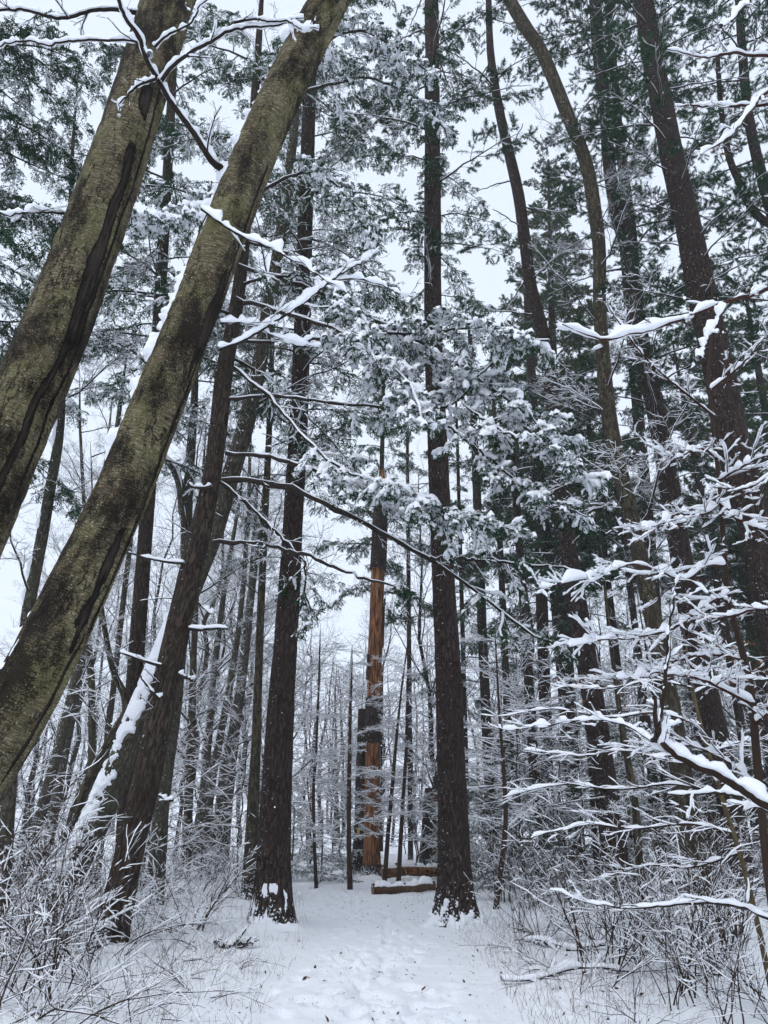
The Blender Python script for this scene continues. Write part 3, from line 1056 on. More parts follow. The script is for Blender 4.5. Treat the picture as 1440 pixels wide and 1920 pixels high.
near_branch(R2, B2, [(412, 605, 4), (450, 606, 4), (480, 612, 3), (520, 640, 2.4), (590, 655, 1.6)], (3.6, 3.9), 'twig', 0.026, 2, 0.2, 1, 40, 9)
near_branch(R2, B2, [(625, 525, 4), (680, 522, 3.2), (740, 535, 2.6), (800, 545, 1.8)], (3.95, 3.9), 'twig', 0.022, 2, 0.2, 1, 40, 10)
lobed_leaf(R2, B2, 550, 76, 3.1, 0.034, rng)
lobed_leaf(R2, B2, 540, 100, 3.12, 0.018, rng)
B1R, B1B = b1['root'], b1['base']
near_branch(B1R, B1B, [(120, 400, 6), (80, 398, 4.5), (40, 400, 4), (-40, 395, 3)], (3.8, 3.5), 'twig', 0.026, 3, 0.25, 2, 40, 11)
near_branch(B1R, B1B, [(262, 25, 9), (200, 18, 7), (120, 30, 6), (40, 12, 5), (-40, 20, 4)], (3.8, 3.6), 'twig', 0.02, 4, 0.3, 2, 50, 12)

# ------------------------------------------------------------------ the hemlock whose boughs reach across the path
h = tree('hemlock_tree', 'dark leaning hemlock left of the path whose long snowy boughs reach right',
         [(196, 1790, 74), (218, 1705, 62), (242, 1600, 58), (280, 1440, 56), (311, 1280, 54), (351, 1100, 48), (375, 1000, 44), (396, 900, 38), (410, 800, 37), (420, 700, 35), (431, 640, 31), (445, 560, 28), (458, 450, 24), (470, 300, 20), (482, 120, 16)],
         11.5, 'hemlock', 4.0, 0.45, seed=3, thin=0.9, su=56, sv=0.05, ridge=0.05,
         branches=[('hemlock', 11, 9.0, 17.5, 1.0, 0.6), ('stub', 6, 2.5, 8, 0.7, 0.9, (100, 260))])
HR, HB = h['root'], h['base']


def bough(path, Y, seed, snow=1.3, t0=0.45, sec=0.9, dens=1.0, sp=0.2, root=HR, base=HB, leaf=1.35):
    r = np.random.default_rng(700 + seed)
    C, R = px_line(path, Y, 30)
    C = C + 0.012 * np.cumsum(r.normal(size=C.shape), 0) * np.linspace(0, 1, 30)[:, None] + 0.012 * r.normal(size=C.shape)
    R = R * (0.78 + 0.12 * r.normal(size=30).clip(-1, 2))
    wd, lf, sn = hemlock_limb(C, R, r, snow, t0, sec, dens, leaf, sp)
    Pd, Rd = spawn(C[None], R[None], 9, 0.06, max(t0, 0.5), 0.8, 0.3, 0.55, 7, 0.16, -0.02, 0.9, r, 0.3, 0.003, 0.3, 0.3, 0.007)
    Pe, Re = spawn(Pd, Rd, 3, 0.2, 0.95, 0.8, 0.3, 0.22, 5, 0.18, -0.02, 0.9, r, 0.6, 0.002, 0.4)
    for p_, q_, sd3 in ((Pd, Rd, 4), (Pe, Re, 3)):
        wd.add(*tubes(p_, q_, sd3))
        sn.add(*snow_on(p_, q_, 0.010, 5, r, 0.5, 0.8, 0.4))
    b = ob('branch', wd.mesh('branch', M['twig'], off=base), root)
    ob('foliage', lf.mesh('foliage', M['hem_leaf'], off=base), b, kind='stuff')
    ob('snow_cover', sn.mesh('snow_cover', M['snow'], off=base), b, kind='stuff')


bough([(432, 750, 9), (520, 744, 8), (600, 752, 7), (700, 760, 7), (800, 768, 6), (860, 750, 5), (900, 700, 4), (960, 640, 3)], (11.4, 9.6), 1, 1.5, 0.4, 0.85)
bough([(425, 852, 12), (500, 855, 10), (580, 875, 9), (660, 905, 8), (740, 925, 6), (850, 960, 5), (960, 990, 3)], (11.4, 9.3), 2, 1.5, 0.45, 0.8)
bough([(415, 900, 16), (500, 905, 15), (580, 930, 14), (660, 968, 13), (740, 1010, 12), (810, 1048, 11), (900, 1110, 9), (980, 1175, 7), (1060, 1215, 4)], (11.4, 9.8), 3, 0.8, 0.72, 0.8, 0.9)
bough([(808, 1046, 9), (860, 1048, 8), (930, 1055, 7), (1000, 1062, 6), (1060, 1068, 5), (1120, 1080, 3)], (10.3, 9.6), 4, 0.9, 0.35, 0.6, 0.8)
bough([(400, 1015, 11), (480, 1020, 10), (560, 1035, 9), (640, 1060, 8), (700, 1080, 7), (760, 1096, 5)], (11.4, 10.4), 5, 0.8, 0.97, 0.4, 0.2, 1.0)
bough([(415, 905, 10), (470, 950, 9), (530, 1010, 8), (572, 1060, 6), (575, 1120, 4), (600, 1180, 3)], (11.4, 10.8), 6, 0.9, 0.6, 0.6, 0.8)
bough([(440, 690, 9), (500, 740, 8), (560, 810, 7), (640, 880, 6), (720, 900, 4), (800, 930, 3)], (11.4, 9.2), 7, 1.5, 0.5, 0.8)
bough([(435, 640, 9), (560, 636, 8), (680, 632, 7), (800, 628, 6), (900, 618, 5), (1020, 640, 3)], (11.4, 9.0), 8, 1.4, 0.45, 0.8)
bough([(443, 560, 10), (540, 590, 9), (640, 620, 8), (720, 660, 6), (780, 720, 4), (810, 790, 3)], (11.4, 8.8), 9, 1.7, 0.45, 0.75)
bough([(450, 500, 10), (600, 545, 9), (720, 600, 8), (850, 670, 7), (960, 740, 6), (1050, 810, 4), (1120, 880, 3)], (11.4, 9.2), 10, 1.6, 0.4, 0.85)
bough([(456, 450, 9), (560, 485, 8), (620, 530, 6), (670, 600, 5), (690, 680, 3)], (11.4, 9.2), 11, 1.5, 0.3, 0.75)
bough([(840, 800, 7), (910, 850, 6), (980, 900, 5), (1040, 930, 4), (1100, 960, 3)], (10.0, 9.2), 12, 1.3, 0.1, 0.7)
bough([(870, 760, 6), (930, 800, 5), (1000, 830, 5), (1080, 850, 3)], (10.0, 9.0), 13, 1.5, 0.1, 0.7)
bough([(462, 380, 8), (540, 330, 7), (600, 330, 6), (660, 380, 4), (700, 440, 3)], (11.4, 10), 14, 1.3, 0.25, 0.7)
bough([(480, 160, 8), (560, 110, 7), (660, 60, 6), (740, 90, 5), (810, 150, 3)], (11.5, 10), 15, 1.6, 0.3, 0.8)
bough([(478, 200, 8), (580, 170, 7), (690, 150, 6), (790, 190, 4), (850, 250, 3)], (11.5, 10.5), 16, 1.2, 0.3, 0.8)
bough([(466, 335, 8), (420, 350, 7), (370, 385, 6), (310, 415, 5), (245, 432, 3)], (11.4, 8.8), 17, 2.1, 0.25, 0.55)
for k, (x0, y0, x1, y1, ww) in enumerate([(352, 1178, 422, 1183, 8), (335, 1264, 366, 1268, 9), (345, 1056, 240, 1042, 6), (302, 1248, 222, 1218, 7), (398, 912, 350, 915, 9), (300, 1310, 262, 1272, 8), (325, 1500, 296, 1492, 6), (372, 1130, 398, 1152, 4)]):
    near_branch(HR, HB, [(x0, y0, ww), ((x0 * 2 + x1) / 3, (y0 * 2 + y1) / 3 + 2, ww * 0.85), (x1, y1, ww * 0.5)], 11.3, 'twig', 0.03, 1, 0.2, 0, 16, 40 + k)

# ------------------------------------------------------------------ snow-plastered leaning maple behind the hemlock
lm = tree('leaning_maple', 'slanting trunk plastered with snow on its upper side, behind the leaning hemlock',
          [(60, 1790, 56), (130, 1640, 54), (185, 1530, 52), (240, 1400, 48), (275, 1310, 42), (340, 1150, 38), (400, 1000, 36), (430, 900, 34), (460, 800, 32), (485, 690, 28), (500, 600, 26), (520, 480, 22), (545, 300, 18)],
          13.2, 'maple', 4.0, 0.4, seed=4, su=40, sv=0.06, ridge=0.03, branches=[('bare', 9, 9, 18, 0.9, 0.6)])
crust(lm, 3.95, 1.35, 0.05, 0.55, 0.8, 7.0, su=46, step=0.018, freq=8)

# ------------------------------------------------------------------ the two pines framing the path
pl = tree('pine_tree', 'straight dark pine on the left side of the path, snow banked on its roots',
          [(508, 1738, 66), (511, 1660, 62), (513, 1600, 59), (522, 1400, 53), (530, 1280, 48), (536, 1200, 44), (548, 1000, 38), (563, 720, 33), (573, 400, 28), (583, 100, 22)],
          14.0, 'pine', 5.0, 0.95, seed=5, su=60, sv=0.05, ridge=0.05,
          branches=[('hemlock', 4, 5.0, 9.5, 0.35, 0.5), ('hemlock', 9, 10, 16, 0.7, 0.9), ('hemlock_light', 9, 15, 24, 0.9, 0.8), ('stub', 8, 3.5, 12, 0.5, 0.9)])
pr = tree('pine_tree', 'tall straight pine standing right of the path, roots spreading under the snow',
          [(856, 1730, 62), (853, 1650, 59), (851, 1600, 57), (841, 1280, 49), (832, 1100, 43), (819, 800, 37), (812, 600, 33), (811, 300, 30), (810, 100, 26), (809, 0, 25)],
          14.5, 'pine', 5.0, 1.05, seed=6, su=60, sv=0.05, ridge=0.05,
          branches=[('hemlock_light', 26, 9.5, 21, 0.4, 0.75), ('pine', 18, 12, None, 0.55, 0.9), ('stub', 8, 3, 13, 0.6, 1.1)])
crust(pl, 3.2, 3.0, 0.035, 0.05, 0.1, 0.9, su=90, step=0.02, freq=12, base_bias=1.3)
crust(pr, 3.2, 3.0, 0.05, 0.25, 0.1, 0.8, su=90, step=0.02, freq=12, base_bias=1.5)

# ------------------------------------------------------------------ broken snag, its neighbour, stump and logs beyond the path
sn_ = tree('broken_snag', 'broken dead trunk stripped to orange wood in the centre distance',
           [(698, 1640, 34), (697, 1600, 31), (699, 1450, 29), (702, 1280, 27), (707, 1120, 26), (712, 1000, 25), (715, 930, 20), (717, 905, 13), (718, 880, 4)], 27.0, 'snag', 0.0, 0.35, seed=7, su=40, sv=0.06, ridge=0.10, fcount=8, fstretch=0.6, lumps=0.1)
r_ = sn_['r']
for (v0, v1, a0, a1) in [(0.0, 0.55, 0, 6.28), (4.3, 5.8, 0.3, 5.6), (1.0, 4.2, 1.0, 1.9), (10.4, 13.3, 0.0, 6.28), (6.4, 7.3, 3.9, 4.8), (7.6, 9.4, 1.0, 1.8)]:
    # plates of bark still clinging to the wood
    C, R, bk, rt, v = (sn_[k] for k in ('C', 'R', 'bk', 'rt', 'v'))
    n, su = 26, 22
    vi = np.linspace(v0, v1, n)
    A, VV = np.meshgrid(np.linspace(a0, a1, su), vi)
    ed = 0.35 * (fbm(np.stack([A * 2, VV * 3, 0 * A + v0], -1), 3) - 0.5)
    A = a0 + (A - a0) * (1 + ed)
    cc = np.stack([np.interp(VV, v, C[:, j]) for j in range(3)], -1)
    bb = np.stack([np.interp(VV, v, bk[:, j]) for j in range(3)], -1)
    tt = np.stack([np.interp(VV, v, rt[:, j]) for j in range(3)], -1)
    rr = np.interp(VV, v, R) * (1.12 + 0.4 * np.exp(-VV / 0.5)) + 0.03 * fbm(np.stack([A * 4, VV * 2, 0 * A], -1), 2)
    V = cc + rr[..., None] * (bb * np.cos(A)[..., None] + tt * np.sin(A)[..., None]) + np.stack([0 * A, 0 * A, 0.5 * ed * (np.abs(VV - (v0 + v1) / 2) > (v1 - v0) * 0.46)], -1)
    i = np.arange(n - 1)[:, None] * su + np.arange(su - 1)[None]
    Q = np.stack([i, i + 1, i + su + 1, i + su], -1).reshape(-1, 4)
    ob('bark_plate', new_mesh('bark_plate', V.reshape(-1, 3) - sn_['base'], Q, None, M['pine'], True, np.stack([A * 0.3, VV], -1).reshape(-1, 2)), sn_['trunk'])
grow(sn_, 'stub', 7, 2, 11, 0.7, 0.8)
dk = tree('dead_pine', 'short dark broken pine close behind the orange snag, yellow trail mark on it',
          [(672, 1645, 32), (677, 1560, 27), (679, 1450, 24), (682, 1330, 21)], 27.9, 'pine', 0.0, 0.4, seed=8, branches=[('stub', 4, 2, 6, 0.6, 0.8)])
P_, s_ = at(672, 1562, 27.55)
bz = np.array([[-0.045, 0, -0.11], [0.045, 0, -0.11], [0.05, 0, 0.10], [-0.04, 0, 0.12]])
bzv = np.vstack([bz, bz + (0, 0.06, 0)]) + P_ - dk['base']
ob('trail_mark', new_mesh('trail_mark', bzv, [(0, 1, 2, 3), (4, 7, 6, 5), (0, 4, 5, 1), (1, 5, 6, 2), (2, 6, 7, 3), (3, 7, 4, 0)], None, M['blaze'], False), dk['root'])
st = tree('tree_stump', 'dark dead stump with a strip of orange wood, beyond the logs',
          [(800, 1612, 28), (803, 1560, 26), (806, 1500, 24), (807, 1478, 20)], 30.0, 'pine', 0.0, 0.3, seed=9)
A, VV = np.meshgrid(np.linspace(1.4, 2.6, 14), np.linspace(0.4, st['v'][-1] - 0.1, 20))
cc = np.stack([np.interp(VV, st['v'], st['C'][:, j]) for j in range(3)], -1)
rr = np.interp(VV, st['v'], st['R']) * 1.12 + 0.05 * (fbm(np.stack([A * 3, VV * 3, 0 * A], -1), 3) - 0.5)
V = cc + rr[..., None] * np.stack([np.sin(A), np.cos(A), 0 * A], -1)
i = np.arange(19)[:, None] * 14 + np.arange(13)[None]
ob('bare_wood', new_mesh('bare_wood', V.reshape(-1, 3) - st['base'], np.stack([i, i + 1, i + 15, i + 14], -1).reshape(-1, 4), None, M['snag']), st['trunk'])


def fallen_log(label, x0, y0, x1, y1, Y, w, seed, mat='snag', group=None):
    r = np.random.default_rng(seed)
    a, s = at(x0, y0, Y)
    b, _ = at(x1, y1, Y + 0.4)
    n = 40
    L = a + (b - a) * np.linspace(0, 1, n)[:, None]
    L[:, 2] += 0.02 * np.cumsum(r.normal(size=n)) / 3
    R = np.linspace(1.0, 0.8, n) * w * s / 2 * (1 + 0.05 * r.normal(size=n))
    base = L[0].copy()
    base[2] -= R[0]
    root = thing('fallen_log', base, label, 'log', group)
    S = 20
    th = np.arange(S) / S * 2 * np.pi
    d = nrm(L[-1] - L[0])
    sd2 = nrm(np.cross(d, [0, 0, 1]))
    u2 = np.cross(sd2, d)
    nz = fbm(np.stack([np.cos(th)[None] * 2 + 0 * R[:, None], np.sin(th)[None] * 2 + 0 * R[:, None], np.arange(n)[:, None] * 0.25 + 0 * th[None]], -1), 3)
    RR = R[:, None] * (0.7 + 0.6 * nz)
    V = L[:, None] + RR[..., None] * (sd2 * np.cos(th)[None, :, None] + u2 * np.sin(th)[None, :, None])
    lg = ob('log_body', new_mesh('log_body', V.reshape(-1, 3) - base, ring_quads(1, n, S), None, M[mat]), root)
    for e, nm in ((0, 'cut_end'), (n - 1, 'cut_end')):
        VV = np.vstack([L[e] + d * (0.01 if e else -0.01), V[e]]) - base
        T = [(0, 1 + k, 1 + (k + 1) % S) for k in range(S)]
        ob(nm, new_mesh(nm, VV, None, T, M['log_end'], False), root)
    sv, sq = snow_on(L[None], R[None] * 0.9, 0.10, 14, r, 0.4, 1.0, 0.1, low=0.25, sag=0.05)
    ob('snow_cover', new_mesh('snow_cover', sv - base, sq, None, M['snow']), lg, kind='stuff')


fallen_log('snowy orange-brown log lying farther back, beside the broken snag', 716, 1634, 850, 1630, 25.5, 23, 31)
fallen_log('shorter snow-covered log with a dark cut end, in front of the other log', 698, 1669, 815, 1662, 21.0, 21, 32, 'litter')

# ------------------------------------------------------------------ pines and a curved maple on the right
p1 = tree('pine_tree', 'slender dark pine right of centre, leaning left, dead side branches against the sky',
          [(1158, 1690, 54), (1152, 1600, 48), (1132, 1450, 42), (1110, 1300, 40), (1090, 1180, 37), (1070, 1060, 33), (1058, 960, 29), (1041, 800, 26), (1020, 640, 25), (996, 540, 23), (984, 450, 22), (971, 360, 21), (953, 280, 19), (935, 200, 17), (920, 100, 14), (916, 0, 11)],
          19.0, 'pine', 4.0, 0.4, seed=10, su=36, branches=[('stub', 16, 6, 22, 1.0, 1.6), ('pine', 9, 24, None, 0.8, 0.7)])
p2 = tree('maple_tree', 'curving bare trunk with pale brown bark between the right-hand pines',
          [(1316, 1712, 48), (1306, 1640, 44), (1296, 1580, 42), (1285, 1500, 40), (1260, 1340, 36), (1238, 1230, 33), (1214, 1110, 31), (1190, 1000, 29), (1172, 920, 29), (1154, 850, 29), (1139, 760, 28), (1130, 660, 26), (1124, 560, 24), (1124, 480, 24), (1116, 400, 25), (1097, 300, 24), (1058, 200, 24), (1017, 100, 23), (985, 50, 23), (955, 0, 22)],
          16.5, 'olive', 4.0, 0.35, seed=11, su=40, sv=0.06, ridge=0.02, lumps=0.07, branches=[('bare', 12, 6, 20, 0.9, 0.6), ('spray', 4, 7.5, 11, 1.0, 1.0, (120, 240))])
p3 = tree('pine_tree', 'dark pine forking into two stems, behind the curving maple',
          [(1402, 1660, 48), (1385, 1590, 46), (1356, 1440, 44), (1335, 1340, 42), (1305, 1200, 41), (1281, 1060, 39), (1262, 960, 38), (1247, 860, 37), (1228, 760, 35), (1200, 640, 34), (1187, 540, 32), (1176, 460, 30), (1157, 400, 25), (1141, 300, 23), (1135, 200, 22), (1122, 100, 22), (1116, 0, 22)],
          20.5, 'pine', 5.0, 0.4, seed=12, su=36, branches=[('pine', 62, 12, None, 0.85, 0.9), ('stub', 8, 6, 14, 0.9, 1.1)])
line, R = px_line([(1186, 500, 24), (1182, 440, 23), (1172, 350, 20), (1160, 250, 17), (1152, 150, 15), (1140, 0, 12)], 20.3, 20)
ob('stem', trunk_mesh(line, R, M['pine'], p3['base'], 24, 0.1, 0.05)[0], p3['root'])
p4 = tree('pine_tree', 'thickest dark pine on the right side, running up out of the top edge',
          [(1552, 1700, 84), (1500, 1400, 72), (1440, 1100, 63), (1410, 960, 60), (1381, 860, 58), (1361, 760, 56), (1337, 640, 53), (1324, 590, 52), (1306, 500, 49), (1285, 400, 45), (1261, 300, 42), (1242, 200, 40), (1222, 100, 36), (1207, 0, 34)],
          15.5, 'pine', 6.0, 0.4, seed=13, su=48, sv=0.06, branches=[('pine', 54, 12.5, None, 0.6, 0.95), ('stub', 6, 7, 14, 0.8, 1.1)])
p5 = tree('pine_tree', 'pine with curved limbs at the upper right edge of the picture',
          [(1740, 1700, 60), (1640, 1200, 50), (1560, 820, 42), (1500, 560, 32), (1462, 440, 26), (1428, 330, 20), (1404, 220, 18), (1392, 100, 16), (1385, 0, 13)],
          17.5, 'pine', 5.0, 0.4, seed=14, su=32, branches=[('pine', 50, 11, None, 0.85, 0.8)])
line, R = px_line([(1470, 430, 16), (1440, 418, 15), (1412, 395, 14), (1390, 350, 13), (1366, 290, 12), (1352, 200, 10), (1345, 100, 8)], 17.3, 22)
ob('limb', trunk_mesh(line, R, M['pine'], p5['base'], 20, 0.1, 0.05)[0], p5['root'])

# background conifers on the right
for i, (lab, path, Y, kind, z0, z1, n, s0, s1, mt) in enumerate([
    ('pale green full-crowned pine against the sky, far behind the slender pine', [(1085, 1640, 30), (1060, 1200, 26), (1038, 700, 16), (1028, 300, 4)], 33.0, 'far_pine', 11, None, 110, 1.3, 0.35, 'pine'),
    ('far dark trunk just right of the slender leaning pine, low foliage', [(1030, 1600, 24), (1015, 1100, 22), (1002, 800, 18), (985, 500, 12)], 29.0, 'hemlock_light', 8, None, 30, 0.9, 0.4, 'pine'),
    ('far dark trunk in the gap between curving maple and forked pine', [(1262, 1640, 22), (1225, 1100, 22), (1195, 760, 20), (1172, 500, 14)], 30.0, 'pine', 10, None, 40, 1.0, 0.4, 'pine'),
    ('far pine behind the thick right-hand pine, green tuft crown', [(1480, 1640, 30), (1400, 1100, 24), (1340, 700, 16), (1300, 420, 5)], 32.0, 'far_pine', 9, None, 80, 1.2, 0.2, 'pine'),
    ('far dark conifer seen through the gap right of the straight pine', [(925, 1640, 20), (905, 1200, 18), (893, 900, 15), (880, 600, 8)], 31.0, 'hemlock_light', 6, None, 34, 0.95, 0.3, 'hemlock'),
    ('far hemlock behind the orange snag, its dark green crown above it', [(700, 1640, 12), (708, 1200, 12), (714, 950, 10), (722, 600, 5)], 31.0, 'hemlock_light', 10.5, None, 34, 1.0, 0.3, 'hemlock'),
    ('far conifer close to the right edge behind the snowy beech twigs', [(1600, 1640, 28), (1510, 1200, 24), (1440, 800, 16), (1400, 560, 6)], 30.0, 'far_pine', 7, None, 60, 1.1, 0.2, 'pine'),
]):
    tree('conifer_tree', lab, path, Y, mt, 0.0, 0.3, 'conifers standing behind', seed=60 + i, su=16, sv=0.25, branches=[(kind, n, z0, z1, s0, s1)])

for i, (x0, x1, wd_, Y, lab) in enumerate([
    (962, 930, 15, 27, 'dark far trunk in the right thicket, nearest the straight pine'),
    (1012, 962, 20, 24, 'dark far trunk behind the hanging hemlock sprays, right of centre'),
    (1080, 1012, 16, 31, 'hazy thin trunk just left of the slender leaning pine foot'),
    (1195, 1110, 18, 33, 'hazy trunk right of the slender leaning pine foot'),
    (1240, 1150, 15, 28, 'dark thin trunk behind the olive-barked sapling'),
    (1345, 1235, 22, 25, 'dark trunk right of the curving maple foot'),
    (1430, 1300, 18, 30, 'dark trunk behind the near beech sapling'),
    (878, 858, 10, 32, 'thin hazy trunk just right of the straight pine'),
    (770, 764, 10, 36, 'thin hazy trunk between orange snag and straight pine'),
]):
    tree('background_pine', lab, [(x0, 1640, wd_), (x0 + (x1 - x0) * 0.45, 1250, wd_ * 0.9), (x1, 850, wd_ * 0.6), (x1 + (x1 - x0) * 0.3, 640, wd_ * 0.2)], Y, 'pine', 0.0, 0.2, 'dark trunks in the background', seed=140 + i, su=14, sv=0.3,
         branches=[('stub', 7, 3, 12, 0.8, 1.2), ('hemlock_light' if i % 2 else 'pine', 16, 9, None, 0.9, 0.4)])

# ------------------------------------------------------------------ trees of the left background
left = [
    ('dark trunk farthest left of the misty background row', [(58, 1590, 22), (105, 1420, 20), (140, 1280, 18), (172, 1120, 15), (200, 950, 12), (225, 760, 8)], 24.0, 'maple'),
    ('second misty trunk from the left, speckled with snow', [(92, 1580, 18), (118, 1430, 17), (137, 1330, 16), (160, 1200, 14), (182, 1050, 11), (200, 850, 7)], 27.0, 'maple'),
    ('slim upright olive trunk in the misty left background', [(168, 1570, 14), (172, 1420, 14), (172, 1290, 13), (165, 1180, 11), (160, 1000, 8), (150, 800, 5)], 25.0, 'olive'),
    ('thin grey trunk between the birches and the leaning hemlock', [(188, 1570, 13), (200, 1400, 12), (215, 1270, 11), (232, 1120, 10), (246, 1000, 9), (262, 820, 5)], 26.0, 'olive'),
    ('slim trunk just right of the leaning hemlock foot, mist behind', [(348, 1610, 18), (354, 1500, 16), (359, 1400, 15), (361, 1290, 13), (368, 1120, 10), (380, 900, 6)], 26.0, 'olive'),
    ('leftmost of the close row of thin trunks behind the bushes', [(370, 1600, 15), (381, 1480, 14), (392, 1380, 13), (399, 1280, 12), (420, 1110, 10), (442, 980, 7)], 29.0, 'maple'),
    ('second of the thin trunks in the close row behind the bushes', [(382, 1600, 15), (397, 1470, 15), (413, 1380, 14), (432, 1280, 13), (452, 1140, 10), (464, 980, 8), (470, 800, 5)], 27.0, 'maple'),
    ('third of the thin trunks in the close row behind the bushes', [(400, 1590, 13), (418, 1450, 13), (434, 1370, 12), (449, 1280, 12), (468, 1120, 10), (480, 950, 6)], 30.0, 'maple'),
    ('fourth thin trunk in the row, next to the olive trunk', [(424, 1590, 13), (434, 1470, 12), (446, 1360, 11), (456, 1280, 11), (472, 1130, 9), (490, 960, 6)], 28.0, 'maple'),
]
for i, (lab, path, Y, mt) in enumerate(left):
    tree('background_tree', lab, path, Y, mt, 2.5, 0.25, 'bare trees in the misty left background', seed=80 + i, su=18, sv=0.2, branches=[('bare', 14, 4.5, 19, 0.75, 0.55)])
tree('olive_trunk_tree', 'twin-ridged olive-grey trunk immediately left of the left-hand pine',
     [(466, 1675, 28), (470, 1600, 25), (476, 1480, 21), (481, 1380, 18), (484, 1280, 16), (490, 1120, 14), (497, 970, 13), (505, 800, 11), (512, 600, 8)], 18.5, 'olive', 3.0, 0.3, seed=91, su=30, sv=0.1, ridge=0.10, fcount=5, fstretch=0.3, branches=[('bare', 12, 5, 18, 0.6, 0.6), ('hemlock', 3, 5, 8, 0.35, 0.35)])
d5 = tree('forked_tree', 'dark snow-dashed forked tree hidden behind the leaning hemlock',
          [(296, 1600, 32), (304, 1500, 29), (318, 1400, 26), (333, 1290, 22), (346, 1130, 20), (350, 980, 20), (357, 860, 17), (364, 760, 14), (368, 640, 11), (372, 500, 8)], 17.5, 'maple', 3.0, 0.3, seed=92, su=28, sv=0.1, branches=[('bare', 10, 6, 17, 0.7, 0.6), ('hemlock', 6, 9, 16, 0.6, 0.6)])
line, R = px_line([(348, 985, 17), (342, 950, 16), (337, 910, 15), (326, 880, 14), (308, 860, 12), (280, 830, 9), (262, 790, 5)], 17.4, 26)
lb = ob('limb', trunk_mesh(line, R, M['maple'], d5['base'], 20, 0.06, 0.03)[0], d5['root'])
sv_, sq_ = snow_on(line[None], R[None], 0.06, 10, rng, 0.3, 1.0, low=0.4, steep=0.1)
ob('snow_cover', new_mesh('snow_cover', sv_ - d5['base'], sq_, None, M['snow']), lb, kind='stuff')
cm = tree('crooked_maple', 'brown crooked maple bending right at the left, below the birch trunks',
          [(120, 1640, 24), (133, 1560, 23), (150, 1500, 22), (190, 1420, 18), (222, 1360, 16), (236, 1335, 15), (232, 1300, 13), (214, 1262, 12), (200, 1200, 10), (185, 1100, 8), (175, 980, 5)], 15.5, 'olive', 2.0, 0.3, seed=93, su=26, sv=0.08, branches=[('bare', 9, 3.5, 11, 0.5, 0.5)])
lt = tree('maple_tree', 'dark snow-streaked maple standing between the two birch trunks, left',
          [(5, 1640, 30), (20, 1440, 26), (38, 1280, 24), (52, 1150, 23), (80, 1000, 21), (97, 900, 19), (106, 850, 18), (114, 790, 14), (120, 680, 11), (128, 500, 9), (135, 300, 7)], 13.0, 'maple', 3.0, 0.3, seed=94, su=34, sv=0.08, branches=[('bare', 8, 5, 14, 0.6, 0.6)])
crust(lt, 4.2, 0.9, 0.05, 0.0, 1.5, 9, su=20, step=0.03, freq=4)
tree('hemlock_tree', 'hemlock outside the left edge, dark snowy sprays behind the birch tops',
     [(-330, 1700, 60), (-230, 1100, 46), (-150, 600, 36), (-90, 200, 26), (-60, 0, 22)], 11.0, 'hemlock', 3.0, 0.3, seed=95, su=24, sv=0.15, branches=[('hemlock_light', 16, 6.5, 17, 1.05, 0.9, (-60, 60)), ('hemlock', 8, 9, 17, 1.0, 0.8, (-70, 50))])
tree('hemlock_tree', 'hemlock behind the two leaning birches, crown filling the gap between them',
     [(230, 1640, 34), (250, 1300, 30), (280, 900, 26), (300, 560, 22), (318, 250, 17), (330, 0, 14)], 16.0, 'hemlock', 4.0, 0.3, seed=96, su=24, sv=0.15, branches=[('hemlock', 12, 9, 15, 0.9, 0.8), ('hemlock_light', 22, 12, 25, 1.0, 0.8)])
tree('hemlock_tree', 'slim hemlock behind the left-hand pine, its crown filling the upper middle',
     [(528, 1640, 26), (540, 1200, 22), (556, 800, 19), (575, 400, 15), (590, 100, 11)], 19.0, 'hemlock', 3.0, 0.3, seed=97, su=24, sv=0.15, branches=[('hemlock_light', 34, 10, 27, 1.0, 0.7)])
for i, (lab, path, Y) in enumerate([
    ('slim dark sapling trunk just left of the dead pine and snag', [(656, 1655, 10), (654, 1560, 9), (655, 1450, 8), (657, 1340, 5), (660, 1250, 2.5)], 22.5),
    ('thin sapling with rusty leaves in the gap left of the snag', [(592, 1640, 7), (589, 1570, 6), (588, 1480, 6), (593, 1400, 5), (597, 1300, 4), (600, 1200, 2)], 23.0),
    ('pair-like thin sapling leaning right, nearest the orange snag', [(722, 1640, 9), (728, 1560, 8), (736, 1470, 7), (742, 1400, 6), (752, 1300, 4), (768, 1180, 2)], 24.0),
    ('thin sapling by the log end, left of the straight pine', [(748, 1640, 9), (752, 1560, 8), (757, 1480, 7), (762, 1400, 6), (764, 1300, 5), (766, 1180, 3)], 24.5),
    ('small dark sapling in the thicket right of the straight pine', [(930, 1700, 11), (938, 1640, 10), (948, 1540, 9), (944, 1440, 7), (936, 1330, 5), (930, 1220, 3)], 17.0),
]):
    g = tree('sapling', lab, path, Y, 'stem', 0.5, 0.1, 'saplings around the path end', 'sapling', 12, 0.15, seed=110 + i, bank=False, branches=[('spray', 14, 1.0, 6.5, 0.75, 0.5)])

